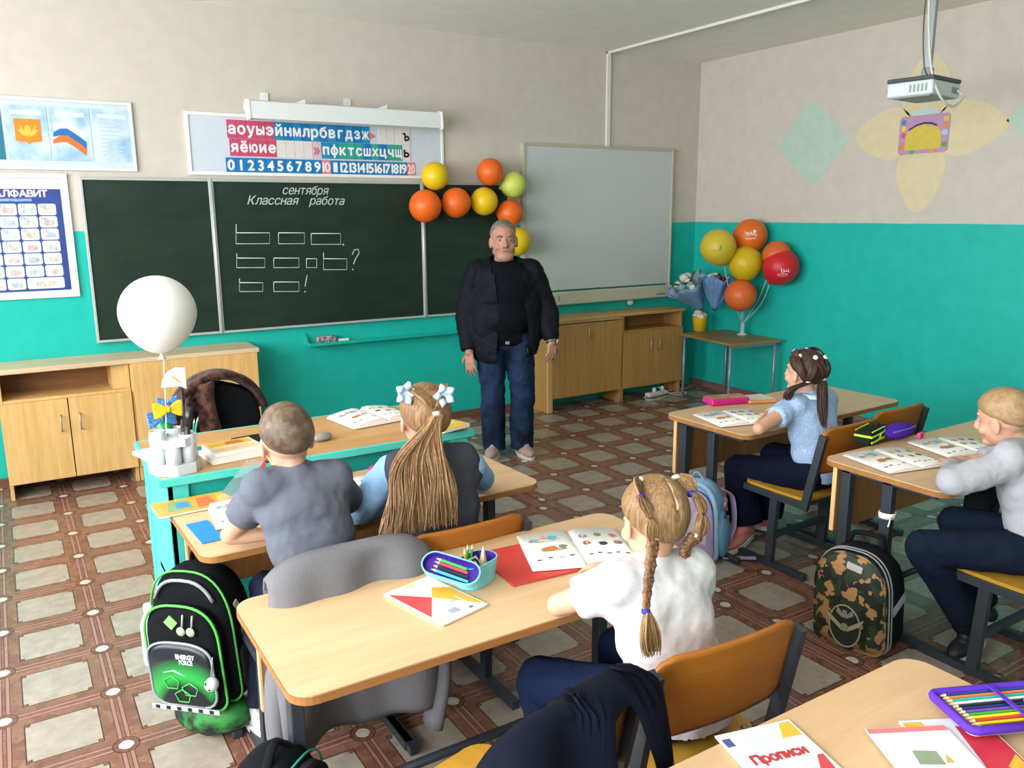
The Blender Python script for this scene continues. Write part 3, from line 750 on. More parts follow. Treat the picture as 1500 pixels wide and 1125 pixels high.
open_book('open picture book before the braided girl, lying on a red folder', (830, 781), (863, 833), D+.005, .165, .014, 'E39AA2')
rf_c, rf_a, rf_w, rf_h = frame_px([(733, 800), (830, 780), (868, 836), (765, 862)], D)
tag(B().bb((-.17, -.125, 0), (.17, .125, .0045), bev=.001).obj('red_folder', mat('C23A34', .45, .05), None, (rf_c.x-.005, rf_c.y, D), (0, 0, rf_a)), 'flat red folder under the open book on the foreground desk', 'folder')
open_book('open picture book under the arms of the grey-shirted boy', (360, 727), (384, 772), D+.003, .14, .008, 'E08A9C', 1)
q = pz(296, 782, D); q2 = pz(270, 762, D)
tag(B().bb((-.035, -.1, 0), (.035, .1, .0024)).obj('blue_notebook', mat('1C7FCB', .4, .05), None, (pz(300, 779, D).x, pz(300, 779, D).y, D), (0, 0, .06)), 'blue cover sheet at left end of front desk beside boy', 'notebook')
open_book('open picture book hidden partly by the long-haired girl sleeve', (512, 697), (545, 742), D+.001, .15, .01, 'E08A9C', 2)
open_book('open picture book lying on the teacher desk top', (522, 604), (572, 622), TH+.002, .17, .03, 'E8A0A0', 3)
open_book('open picture book in front of the girl in light blue blouse', (1052, 603), (1104, 624), D+.001, .165, .012, 'DDA0A8', 4)
open_book('open picture book nearest the left end of the right-hand desk', (1274, 661), (1355, 690), D+.001, .16, .012, 'DDA0A8', 5)
open_book('open picture book by the fair-haired boy hand', (1372, 645), (1440, 668), D+.001, .16, .012, 'DDA0A8', 6)
def flat_book(name, label, pts, z, th, cols, cat='book', w=None, h=None, rot=None, group=None):
    """cols: list of (polygon in unit square, colour); first is the whole cover"""
    c, a, w0, h0 = frame_px(pts, z); w = w or w0; h = h or h0; a = a if rot is None else rot
    t = thing(name, label, cat, (c.x, c.y, z), (0, 0, a), group)
    B().bb((-w/2, -h/2, 0), (w/2, h/2, th-.001), bev=.0008).obj('page_block', paper('E9E6DE'), t)
    cv = B().bb((-w/2-.001, -h/2-.001, th-.001), (w/2+.001, h/2+.001, th)).obj('cover', mat(cols[0], .35, .03), t)
    for k, (poly, c_) in enumerate(cols[1:]):
        B().prism([((p[0]-.5)*w, (p[1]-.5)*h) for p in poly], th, th+.0004+.0001*k).obj('cover_print', mat(c_, .35, .06), cv)
    return t, w, h
# closed workbook on the middle desk
flat_book('workbook', 'closed workbook with white, red and yellow triangles on foreground desk', [(625, 849), (717, 886), (645, 920), (565, 871)][::-1] and [(565, 871), (645, 920), (717, 886), (625, 849)], D, .006,
    ['E9EBEE', ([(.05, .03), (.8, .03), (.45, .5)], 'C4484C'), ([(.97, .98), (.45, .5), (.25, .75), (.4, .98)], 'E0A93C'), ([(.02, .4), (.1, .5), (.07, .6), (.02, .6)], 'E8C878'),
     ([(.8, .35), (.9, .35), (.9, .55), (.8, .55)], '9AA0A8'), ([(.9, .7), (.94, .7), (.94, .78), (.9, .78)], '4A6FB0'), ([(.65, .6), (.7, .6), (.7, .7), (.65, .7)], 'B0B4BA'), ([(.6, .8), (.85, .8), (.85, .82), (.6, .82)], 'BFC4CA')])
def box_px(name, label, cat, px, z, dims, rz, m, bev=.005):
    p = pz(*px, z); return tag(B().bb((-dims[0]/2, -dims[1]/2, 0), (dims[0]/2, dims[1]/2, dims[2]), bev=bev).obj(name, m, None, (p.x, p.y, z), (0, 0, rz)), label, cat)
# teal oval pencil case standing open
aq = mat('6FC7CF', .4, .03); pur = mat('3A1E8C', .5, .2, 40)
def capsule(hw, r, n=10):
    return [(hw+r*math.cos(t), r*math.sin(t)) for t in [-PI/2+PI*k/n for k in range(n+1)]]+[(-hw+r*math.cos(t), r*math.sin(t)) for t in [PI/2+PI*k/n for k in range(n+1)]]
def cup(b, hw, r, h, th, m1, m2, X=None, taper=.85):
    o = capsule(hw, r); i_ = capsule(hw-0, r-th); ob = [(p[0]*taper, p[1]*taper) for p in o]; n = len(o)
    vs = [(p[0], p[1], 0) for p in ob]+[(p[0], p[1], h) for p in o]+[(p[0], p[1], h) for p in i_]+[(p[0]*taper, p[1]*taper, th) for p in i_]
    fo = [[k, (k+1) % n, n+(k+1) % n, n+k] for k in range(n)]+[list(range(n))[::-1]]+[[n+k, n+(k+1) % n, 2*n+(k+1) % n, 2*n+k] for k in range(n)]
    fi = [[2*n+k, 2*n+(k+1) % n, 3*n+(k+1) % n, 3*n+k] for k in range(n)]+[[3*n+k for k in range(n)]]
    b.add(vs, fo, m1, False, X); b.add(vs, fi, m2, False, X)
p = pz(697, 852, D)
pc = thing('pencil_case', 'oval turquoise pencil case standing open with purple lining', 'pencil case', (p.x, p.y, D), (0, 0, .35))
b = B(); cup(b, .028, .044, .068, .004, aq, pur); b.obj('case_body', None, pc)
XLID = M.Translation((-.085, .012, .058)) @ rotm((.18, -.62, .2))
b = B(); cup(b, .05, .036, .022, .004, aq, pur, XLID @ M.Rotation(PI/2, 4, 'Z'), .96); lid = b.obj('case_lid', None, pc)
def pencil(b, p0, p1, r, m, tip=None):
    p0, p1 = V(p0), V(p1); d = (p1-p0).normalized(); L_ = (p1-p0).length
    b.tube([p0, p1-d*r*4], r, 6, m, smooth=False); b.tube([p1-d*r*4, p1-d*r*1.2], [r, r*.35], 6, tip or mat('E2C79A', .6), smooth=False); b.tube([p1-d*r*1.2, p1], [r*.35, .0004], 6, m, smooth=False)
for k, (dx, c) in enumerate(((-.02, '3FA7B8'), (-.008, '25242C'), (.004, 'D8443E'), (.014, '3E9B57'))):
    b = B(); pencil(b, XLID @ V((dx, -.06+.006*k, .012)), XLID @ V((dx+.004, .055, .013)), .0042, glossy(c, .3))
    tag(b.obj('felt_pen', None), ['turquoise', 'black', 'red', 'green'][k]+' pen clipped inside the open turquoise pencil case lid', 'pen', 'pens in the turquoise case lid')
Xc = pc.matrix_basis.copy(); PCX = M.Translation((p.x, p.y, D)) @ M.Rotation(.35, 4, 'Z')
PX_LID = PCX
for o in [o for o in COL.objects if o.name.startswith('felt_pen')]: o.matrix_world = PCX
for k, (x, y, dx, dy, c, r, h) in enumerate(((-.01, .02, .012, .01, '2F8F47', .004, .105), (-.02, .012, .004, .015, 'D9A52C', .004, .1), (.0, .022, .02, .006, '2F8F47', .0038, .1), (.032, .0, .006, .004, 'D5DCE2', .013, .092))):
    b = B(); pencil(b, (x, y, .008), (x+dx, y+dy, h), r, glossy(c, .35)); o = b.obj('glue_stick' if k == 3 else 'pencil', None, None, (p.x, p.y, D), (0, 0, .35))
    tag(o, ['dark green pencil standing in open turquoise case', 'yellow pencil standing in open turquoise case', 'second green pencil standing in the turquoise case', 'white glue stick standing in open turquoise case'][k], 'glue stick' if k == 3 else 'pencil')
b = B(); b.box((0, 0, .062), (.05, .024, .0025), (.9, .2, .3)); tag(b.obj('paper_ruler', mat('C9CDD2', .5), None, (p.x-.002, p.y+.002, D), (0, 0, .35)), 'pale grey ruler tucked in the turquoise pencil case', 'ruler')
b = B()
for s in (-1, 1): b.tube([(s*.011-.025+.011*math.cos(t)*1.0, -.012+.006*math.sin(t), .062+.011*math.sin(t)) for t in [2*PI*k/14 for k in range(15)]], .0035, 6)
b.bar((-.025, -.012, .05), (-.02, .0, .02), .008, .004); tag(b.obj('scissors', mat('232326', .4), None, (p.x, p.y, D), (0, 0, .35)), 'black handled scissors in turquoise pencil case', 'scissors')
# things on the other desks
p = pz(1063, 590, D)
pk = thing('pencil_case', 'hard pink pencil case with brown picture lid, blouse girl desk', 'pencil case', (p.x, p.y, D), (0, 0, -.25))
B().bb((-.115, -.055, 0), (.115, .055, .035), bev=.012, seg=3).obj('case_body', mat('C4207C', .4, .03), pk)
B().prism(rrect(-.108, -.048, .108, .048, .012), .035, .0362, m=mat('A87C5A', .4, .6, 16)).obj('picture_lid', None, pk)
p = pz(1090, 585, D)
tag(B().bb((-.1, -.07, 0), (.1, .07, .004)).obj('exercise_book', paper('D8D2C4'), None, (p.x+.06, p.y-.01, D), (0, 0, -.2)), 'pale exercise book behind pink pencil case', 'notebook')
p = pz(1098, 594, D)
tag(B().bb((-.08, -.012, 0), (.08, .012, .012), bev=.003).obj('wooden_ruler', wood('C98A50', 'D89A60', 0), None, (p.x+.1, p.y, D+.004), (0, 0, -.35)), 'orange wooden ruler lying behind pink pencil case', 'ruler')
p = pz(1282, 650, D)
ng = thing('pencil_case', 'black pencil case with neon green edges on right-hand desk', 'pencil case', (p.x, p.y+.03, D), (0, 0, .25))
blk = fabric('1E2220'); neon = mat('B6E02A', .5, .05)
B().box((0, 0, .033), (.17, .08, .066), bev=.022, seg=3).obj('case_body', blk, ng)
for z, y in ((.02, -.041), (.044, -.039)): B().box((0, y, z), (.172, .006, .009), bev=.002).obj('neon_trim', neon, ng)
for x in (-.084, .084): B().box((x, 0, .045), (.006, .075, .01), bev=.002).obj('neon_trim', neon, ng)
for y in (-.036, .036): B().box((0, y, .066), (.15, .006, .005), bev=.002).obj('neon_trim', neon, ng)
B().box((.01, -.0425, .033), (.012, .004, .03), (0, .5, 0)).obj('neon_trim', neon, ng)
p = pz(1333, 645, D)
pp_ = thing('pencil_case', 'soft purple zip pencil case beside the neon green one', 'pencil case', (p.x-.0, p.y+.06, D), (0, 0, .1))
B().ell((0, 0, .032), (.115, .05, .034), m=fabric('4A2A9E'), nu=20).obj('case_body', None, pp_)
B().tube(bez([(-.1, -.03, .045), (0, -.045, .05), (.1, -.03, .045)]), .004, 6).obj('zip', mat('7A5AC8', .5), pp_)
tag(B().box((0, 0, .016), (.05, .02, .03), bev=.008).obj('eraser', mat('D0487E', .5), None, (p.x+.06, p.y-.01, D), (0, 0, .2)), 'small pink eraser beside soft purple pencil case', 'eraser')

# items on the nearest desk
flat_book('exercise_book', 'white exercise book with red lettering and yellow corner, nearest desk left', [(1056, 1085), (1143, 1185), (1250, 1155), (1165, 1064)], D, .004,
  ['E6E9EE', ([(.55, .0), (.9, .0), (.98, .5), (.9, .5)], 'C4484C'), ([(.72, .78), (.98, .78), (.98, .98), (.84, .98)], 'E8B03A'), ([(.03, .82), (.13, .82), (.13, .93), (.03, .93)], '4A5A8A'), ([(.28, .5), (.5, .5), (.52, .9), (.35, .95)], 'CED6DE')], 'notebook', .17, .22, R(-14))
c, a, _, _ = frame_px([(1056, 1085), (1143, 1185), (1250, 1155), (1165, 1064)], D)
vs, fs = text_geo('Прописи', .034, .12, 0, .002); B().add(vs, fs).obj('cover_lettering', mat('B23A3E', .5), bpy.data.objects['exercise_book.001'] if 'exercise_book.001' in bpy.data.objects and bpy.data.objects['exercise_book.001'].type == 'EMPTY' else bpy.data.objects['exercise_book'], (0, .02, .0047))
c1_, a1_, _, _ = frame_px([(1340, 1030), (1290, 1130), (1420, 1160), (1470, 1090)], D)
p = pz(1428, 1092, D)
flat_book('red_workbook', 'closed workbook with red and yellow shapes beneath purple pencil tray', [(1380, 1050), (1330, 1150), (1480, 1180), (1520, 1080)], D, .006, ['D8D8DE', ([(.5, .3), (.99, .02), (.99, .75), (.6, .9)], 'C03040'), ([(.75, .35), (.97, .2), (.97, .5)], 'E0A93C'), ([(.02, .8), (.25, .8), (.25, .97), (.02, .97)], 'E8B03A')], 'workbook', .17, .23, R(-28))
flat_book('white_workbook', 'white workbook with pale red border and small picture, bottom right', [(1338, 1068), (1290, 1150), (1410, 1180), (1450, 1100)], D+.0065, .005, ['EDEBEE', ([(.0, .93), (1, .93), (1, 1), (0, 1)], 'D77A7E'), ([(.3, .5), (.6, .48), (.62, .66), (.34, .68)], '8A9A80'), ([(.62, .5), (.72, .5), (.7, .62)], 'C9A86A')], 'workbook', .16, .22, R(-28))
p = pz(1440, 1050, D)
pcx = M.Translation((pz(1450, 1055, D).x+.02, pz(1450, 1055, D).y-.01, D+.013)) @ M.Rotation(R(-24), 4, 'Z')
tray = thing('pencil_tray', 'open purple zip pencil tray full of coloured pencils', 'pencil case', pcx.translation, (0, 0, R(-24)))
pz_ = fabric('5A34B0', .1)
b = B(); Pp = rrect(-.11, -.06, .12, .07, .015)
b.prism(Pp, 0, .004, m=mat('B9B6C8', .6)); b.obj('tray_back', None, tray)
B().tube([(q[0], q[1], .012) for q in Pp]+[(Pp[0][0], Pp[0][1], .012)], .009, 8).obj('zip_edge', pz_, tray)
B().box((.02, .005, .022), (.01, .12, .003)).obj('elastic_band', pz_, tray)
for k, c in enumerate(['1E3F8C', 'E07838', '2FA8A0', 'D8E2E4', '222428', '1D2E6E', '6A4AA8', '3E9A3E', 'E8D21E', 'C23A34', 'E2C21E', '8A4A24']):
    b = B(); pencil(b, (.1, 0, 0), (-.1, 0, 0), .0042, glossy(c, .35)); yy = .058-.0098*k
    o = tag(b.obj('coloured_pencil', None, None, pcx @ V((0, yy, .012)), (0, 0, R(-24))), ['dark blue', 'orange', 'turquoise', 'white', 'black', 'navy', 'violet', 'green', 'yellow', 'red', 'golden yellow', 'brown'][k]+' pencil in the open purple tray', 'pencil', 'pencils in the purple tray')
b = B(); b.ell((0, 0, 0), (.03, .016, .012), fn=lambda d: 1+.25*NZ.noise(d*3)); tag(b.obj('toy_figure', mat('D6DC2A', .5), None, pcx @ V((.06, -.01, .034)), (0, 0, .3)), 'small lime yellow charm lying on pencils in purple tray', 'charm')

# front desk extras
p = pz(280, 742, D)
flat_book('picture_card', 'colourful picture folder overhanging the left end of front desk', [(232, 748), (335, 745), (335, 732), (240, 734)], D+.001, .008, ['D99A3A', ([(.12, .15), (.45, .15), (.45, .85), (.2, .85)], '7FA06A'), ([(.25, .3), (.42, .3), (.42, .7), (.28, .75)], '4F86B8'), ([(.5, .1), (.75, .2), (.72, .8), (.55, .8)], 'D9673A'), ([(.8, .15), (.97, .15), (.97, .85), (.8, .85)], 'E2B82E')], 'folder', .27, .15, .04)
# ---------------------------------------------------------------- teacher desk things
T = TH+.0015
p = pz(258, 688, T)
og = thing('desk_organizer', 'white revolving desk organizer with tall compartments', 'organizer', (p.x, p.y, T), (0, 0, .3)); og.scale = (1.2, 1.2, 1.25)
pw = mat('CDD2D6', .35, .03)
hexa = lambda r, n=8: [(r*math.cos(2*PI*k/n+PI/8), r*math.sin(2*PI*k/n+PI/8)) for k in range(n)]
B().prism(hexa(.078), 0, .03).obj('base_tray', pw, og)
B().prism(hexa(.03, 6), .03, .1).obj('core', pw, og)
def pot(x, y, z0, r, h):
    b = B(); b.lathe([(0, 0), (r, 0), (r, h), (r-.003, h), (r-.003, .004), (0, .004)], 12, X=M.Translation((x, y, z0))); return b.obj('cup', pw, og)
for k in range(6):
    t = 2*PI*k/6; pot(.048*math.cos(t), .048*math.sin(t), .03, .023, (.07, .09, .08, .1, .075, .085)[k])
B().lathe([(.07, .085), (.074, .085), (.074, .108), (.07, .108), (.07, .085)], 8, smooth=False).obj('band', pw, og)
b = B(); b.tube([(.03, -.04, .05), (.035, -.045, .17)], [.014, .016], 8, flat=.6); b.tube([(.035, -.045, .17), (.05, -.045, .24)], [.016, .02], 8, flat=.6); tag(b.obj('scissors_pouch', mat('1C1C20', .35), None, og.location, og.rotation_euler), 'black handled knife standing in white desk organizer', 'knife')
b = B(); b.tube([(.05, .01, .05), (.062, .02, .33)], [.006, .005], 8); tag(b.obj('black_pointer', mat('1A1A1E', .3), None, og.location, og.rotation_euler), 'long thin black pointer standing in white desk organizer', 'pointer')
for k, (x, y, dx) in enumerate(((.05, -.005, .0), (.055, .012, .02))):
    b = B(); pencil(b, (x, y, .05), (x+.02+dx, y, .185), .0045, glossy('168A78', .3)); tag(b.obj('green_pencil', None, None, og.location+V((.015, 0, 0)), og.rotation_euler), ['upright', 'leaning'][k]+' teal green pencil in white desk organizer', 'pencil')
# ribbon bows in the organizer
def bow(name, label, loc, s, c, rz=0, cat='bow', dots=None, tilt=0):
    t = thing(name, label, cat, loc, (tilt, 0, rz)); m_ = fabric(c, .15) if not dots else dots
    for k in (-1, 1):
        b = B()
        b.grid(lambda u, v: V((k*s*(.1+u*.9), (v-.5)*s*.55*(.35+math.sin(u*PI*.75)*.9)*.55, (v-.5)*s*(.3+.75*math.sin(u*PI*.62))+.02*s*math.sin(6*v+3*u))), 8, 6, thick=.003)
        b.obj('bow_loop', m_, t)
    B().ell((0, 0, 0), (s*.14, s*.16, s*.2)).obj('bow_knot', m_, t); return t
dots = NT('blue_sparkle'); s_ = dots.noise(300, 2); dots.col(dots.mix(dots.ramp(s_, .5, .62), lin('1E6CC0'), lin('8FC0EA'))); dots.rough(.4); dots = dots.m
bow('ribbon_bow', 'glittery blue bow, lower one beside white desk organizer', py_(237, 613, -2.72), .055, '2468B8', .3, dots=dots)
bow('ribbon_bow', 'glittery blue bow, upper one above the yellow bow', py_(246, 590, -2.71), .04, '2468B8', .1, dots=dots)
bow('ribbon_bow', 'yellow satin bow between two blue bows', py_(247, 600, -2.75), .055, 'E2B92C', .1)
b = B(); gp = py_(241, 628, -2.7); b.ell((0, 0, 0), (.03, .03, .04), fn=lambda d: 1+.12*NZ.noise(d*4)); tag(b.obj('green_ornament', mat('1E9A5A', .2, .3, 80), None, gp), 'shiny green foil ball behind white desk organizer', 'ornament')
B_ = [(gp.x, gp.y, T), (gp.x, gp.y, gp.z)]
# paper bird topper hanging under the balloon
wb = pw
bc = py_(231, 458, -2.74)
def balloon_mat(c, rough=.28):
    return mat(c, .42, .02, 4, 0, 0, .4, sub=.0, key=('bal', c))
def balloon(label, c, r, col, axis=(0, 0, -1), group=None, elong=1.14, print_=None):
    """round balloon, neck pointing along axis"""
    t = thing('balloon', label, 'balloon', c, align(-V(axis)).to_euler(), group)
    prof = []
    for k in range(25):
        a_ = -PI/2+PI*k/24
        z = math.sin(a_); q = math.cos(a_)
        if z < 0: q *= 1-.16*(-z)**1.5; z *= elong+.06
        prof.append((max(q, 0.0005)*r, z*r))
    prof = [(.0005, prof[0][1]-.001)]+prof
    b = B(); b.lathe(prof, 28); b.obj('balloon_skin', balloon_mat(col), t)
    zz = -(elong+.06)*r
    B().lathe([(.0005, zz+.012), (.006, zz), (.005, zz-.006), (.016, zz-.02), (.013, zz-.019), (.0005, zz-.008)], 12).obj('knot', balloon_mat(col), t)
    return t
def pxm(P): return FPX/((P-CAM).dot(FW))
wbal = balloon('large white balloon tethered over the white desk organizer', bc, 54/pxm(bc), 'DDDCD9', elong=1.06)
rb = py_(240, 525, -2.74)
bb_ = B(); bb_.tube(bez([rb, rb+V((-.004, 0, -.06)), py_(243, 600, -2.75), (p.x-.035, p.y-.02, T+.03)]), .0016, 6)
tag(bb_.obj('balloon_ribbon', mat('E6E4E0', .5)), 'thin white ribbon tying white balloon down to organizer', 'ribbon')
c = py_(254, 556, -2.74)
b = B(); Xp = M.Translation(c) @ M.Rotation(-.5, 4, 'Z') @ M(((1, 0, 0, 0), (0, 0, -1, 0), (0, 1, 0, 0), (0, 0, 0, 1)))
b.prism([(-.048, -.03), (-.04, .0), (-.02, .03), (.01, .045), (.045, .045), (.045, -.035), (.02, -.025)], -.001, .001, X=Xp)
o = tag(b.obj('paper_cutout', paper('EDEBE8')), 'white paper cut-out hanging below white balloon', 'paper')
B().prism([(-.018, .02), (0, .005), (.012, -.008), (.035, -.02), (.025, -.005), (.01, .01)], .001, .0016, X=Xp).obj('brown_print', mat('A08050', .6), o)
# books and papers
flat_book('paper_stack', 'stack of pale mint papers at left end of teacher desk', [(215, 655), (232, 690), (262, 680), (240, 648)], T, .014, ['BFE0DC'], 'paper', .15, .2, .25)
flat_book('textbook', 'thick white textbook under orange picture book on teacher desk', [(300, 690), (395, 672), (370, 650), (290, 662)], T, .022, ['DFE0E4', ([(.1, .1), (.9, .1), (.9, .5), (.1, .5)], 'E8C08A')], 'book', .2, .16, .12)
flat_book('textbook', 'orange and cream picture textbook on top of thick white one', [(303, 675), (392, 665), (362, 643), (305, 650)], T+.0225, .018, ['E9D9B4', ([(.05, .55), (.95, .55), (.95, .97), (.05, .97)], 'E6B23A'), ([(.4, .6), (.8, .6), (.75, .92), (.45, .9)], 'C9702E'), ([(.1, .05), (.9, .05), (.9, .35), (.1, .35)], 'EBC79A')], 'book', .19, .15, .14)
flat_book('textbook', 'small yellow-brown textbook lying behind white desk organizer', [(280, 668), (312, 664), (305, 652), (278, 656)], T, .01, ['D9A860', ([(.3, .3), (.7, .3), (.7, .7), (.3, .7)], '2F7FA0')], 'book', .1, .14, .1)
box_px('black_tablet', 'flat black tablet behind boy head on teacher desk', 'tablet', (385, 645), T, (.22, .16, .012), .1, mat('1A1B1E', .25))
bp_ = pz(652, 634, T)
for k, (c_, th) in enumerate((('4AB5A0', .012), ('C84A6A', .012), ('7A5AB0', .012), ('3E6FB5', .01), ('D9B84A', .014))):
    z = T+sum((.012, .012, .012, .01, .014)[:k])
    flat_book('exercise_book', ['turquoise', 'crimson', 'violet', 'blue', 'yellow'][k]+' book in stack at right end of teacher desk', [(630, 640), (678, 630), (655, 610), (620, 618)], z, th, [c_, ([(.2, .3), (.8, .3), (.8, .7), (.2, .7)], 'D8CFA0')], 'book', .15, .2, .08+.05*k, 'books stacked on the teacher desk')
tag(B().ell((0, 0, .016), (.05, .03, .018)).obj('computer_mouse', mat('8F8A86', .35), None, (pz(472, 645, T).x, pz(472, 645, T).y, T), (0, 0, .3)), 'grey computer mouse beside boy head on teacher desk', 'mouse')
# teacher chair with fur coat
fur = NT('brown_fur'); s_ = fur.noise(26, 5); fur.col(fur.mix(fur.ramp(s_, .38, .62), lin('1E0F0D'), lin('5A342A'))); fur.rough(.95, .1); fur.bump(fur.noise(120, 4), .9, .01); fur.b.inputs['Sheen Weight'].default_value = .2; fur = fur.m
tc = thing('teacher_chair', 'dark upholstered chair behind teacher desk', 'chair', (.86, -1.88, 0), (0, 0, PI+.1))
blkf = fabric('0E0F13', .1)
B().box((0, 0, .44), (.44, .42, .07), bev=.03, seg=3).obj('seat', blkf, tc)
def bk(u, v):
    x = (u-.5)*2; z = v; hw = .2*math.sqrt(max(0.02, 1-max(0, (z-.45)/.55)**2.4)); return V((x*hw, -.2-.05*z+.03*x*x, .5+.36*z))
B().grid(bk, 14, 12, thick=.04).obj('backrest', blkf, tc)
for x in (-.19, .19):
    for y in (-.18, .18): B().bar((x, y, 0), (x*.95, y*.95, .42), .03, .03).obj('leg', steel, tc)
def coat(u, v):
    a_ = (u-.5)*2*1.0; zz = .99-.62*v; 
    return V((-.12-.12*u+.02*math.sin(9*v), -.27+.03*math.sin(7*u+5*v)-.05*(1-v), zz-.35*u*u*.6+.02*math.sin(11*u)))
b = B()
def coat2(u, v):
    th = R(-30+200*u)         # sweep over the chair back from right to left
    rr = .235+.012*math.sin(12*u)+.01*math.sin(20*v)
    z = .66+.215*math.sin(th)
    x = .2*math.cos(th)
    dep = .10*(v-.5)
    if th > R(100): z -= .0
    return V((x*1.05, -.235+dep*1.2, z+.01*math.cos(8*v)))
b.grid(coat2, 26, 6, thick=.035)
def coat3(u, v):               # the hanging front, seen from the class
    return V((.03+.2*u+.01*math.sin(8*v+6*u), -.155+.03*math.sin(9*u)+.02*v, .875-.2*u**3-.45*v))
b.grid(coat3, 10, 14, thick=.02)
tag(b.obj('fur_coat', fur, None, tc.location, tc.rotation_euler), 'brown fur coat hung over the teacher chair back', 'coat')
# ---------------------------------------------------------------- people
def frame(lat, up, c):
    lat = V(lat).normalized(); up = V(up); up = (up-lat*up.dot(lat)).normalized(); fwd = up.cross(lat)
    X = M((lat, fwd, up)).transposed().to_4x4(); X.translation = c; return X
class P:                                     # list of body volumes
    def __init__(s): s.l = []
    def c(s, a, ra, b, rb): s.l.append(('c', V(a), ra, V(b), rb)); return s
    def f(s, a, ra, b, rb): s.l.append(('f', V(a), ra, V(b), rb)); return s
    def ch(s, pts, rs):
        for i in range(len(pts)-1): s.c(pts[i], rs[i], pts[i+1], rs[i+1])
        return s
    def e(s, X, r, o=(0, 0, 0)): s.l.append(('e', X @ M.Translation(o), r)); return s
TEX = {}
def clouds(scale):
    if scale not in TEX:
        t = bpy.data.textures.new('folds', 'CLOUDS'); t.noise_scale = scale; t.noise_depth = 2; TEX[scale] = t
    return TEX[scale]
def blob(name, prims, m, parent, vox=.006, sm=6, inf=0, folds=None, cut=None, thick=0, origin=V((0, 0, 0))):
    b = B()
    for q in prims.l:
        if q[0] == 'e': b.ell((0, 0, 0), [k+inf for k in q[2]], X=q[1], nu=20, nv=12)
        else:
            _, a, ra, c, rb = q; d = c-a; n = max(2, int(d.length/.04)); 
            pts = [a.lerp(c, k/n) for k in range(n+1)]; rs = [ra+(rb-ra)*k/n+inf for k in range(n+1)]
            b.tube(pts, rs, 16)
            if q[0] == 'c': b.ell(a, [ra+inf]*3, nu=14, nv=8); b.ell(c, [rb+inf]*3, nu=14, nv=8)
    b.v = [tuple(V(p)-origin) for p in b.v]
    o = b.obj(name, m, None)
    md = o.modifiers.new('r', 'REMESH'); md.mode = 'VOXEL'; md.voxel_size = vox; md.use_smooth_shade = True
    if sm: s_ = o.modifiers.new('s', 'SMOOTH'); s_.factor = .5; s_.iterations = sm
    for sc_, st in (folds or []):
        dm = o.modifiers.new('d', 'DISPLACE'); dm.texture = clouds(sc_); dm.strength = st; dm.mid_level = .5; dm.texture_coords = 'LOCAL'
    dg = bpy.context.evaluated_depsgraph_get(); me = bpy.data.meshes.new_from_object(o.evaluated_get(dg))
    old = o.data; o.modifiers.clear(); o.data = me; bpy.data.meshes.remove(old); me.name = name
    if cut:
        bm = bmesh.new(); bm.from_mesh(me); dl = [v for v in bm.verts if cut(v.co+origin)]; bmesh.ops.delete(bm, geom=dl, context='VERTS')
        if thick: bm.normal_update(); bmesh.ops.solidify(bm, geom=bm.faces[:], thickness=thick)
        bm.to_mesh(me); bm.free()
    for pgn in me.polygons: pgn.use_smooth = True
    if not me.materials: me.materials.append(m)
    o.parent = parent; return o
skin_c = mat('C99A80', .5, .05, 40, .02, sub=.0, key='skin_child'); skin_m = mat('A87A66', .55, .08, 40, .05, key='skin_man')
def hairmat(c1, c2, stretch=(60, 60, 4)):
    k = ('hair', c1, c2, stretch)
    if k in MATS: return MATS[k]
    t = NT('hair_'+c1); n = t.noise(3, 4, scale3=stretch); n2 = t.noise(8, 2)
    t.col(t.mix(t.ramp(t.ma('ADD', t.ma('MULTIPLY', n, .75), t.ma('MULTIPLY', n2, .25)), .36, .64), lin(c1), lin(c2))); t.rough(.5, .35); t.bump(n, .5, .004)
    MATS[k] = t.m; return t.m
def hand(pr, wrist, d, nrm, s=1.0, curl=.5, side=1, spread=.12):
    """d: direction of the fingers, nrm: back of the hand, side: +1 thumb on the left of d seen from the back"""
    wrist, d = V(wrist), V(d).normalized(); nrm = V(nrm); nrm = (nrm-d*nrm.dot(d)).normalized(); lat = d.cross(nrm)*-side
    for k in range(4):
        x = (k-1.5)*.0165*s; kn = wrist+d*.068*s*(1-.04*abs(k-1.2))-lat*x
        pr.c(wrist-lat*x*.6, .0115*s, kn, .0105*s)
        L_ = (.036, .041, .038, .03)[k]*s; p = kn; dd = (d-lat*x*spread/(.0165*s)).normalized() if s else d; a_ = curl*.35
        for j in range(3):
            dd = (dd*math.cos(a_)-nrm*math.sin(a_)).normalized(); q = p+dd*L_*(1, .68, .55)[j]
            pr.c(p, (.0088-.0008*j)*s, q, (.008-.0009*j)*s); p = q; a_ = curl*.6
    b0 = wrist+d*.018*s+lat*.02*s; t1 = b0+(d*.55+lat*.75-nrm*.2).normalized()*.035*s; t2 = t1+(d*.85+lat*.35-nrm*.3*curl).normalized()*.03*s
    pr.c(b0, .0115*s, t1, .0095*s).c(t1, .0095*s, t2, .0075*s)
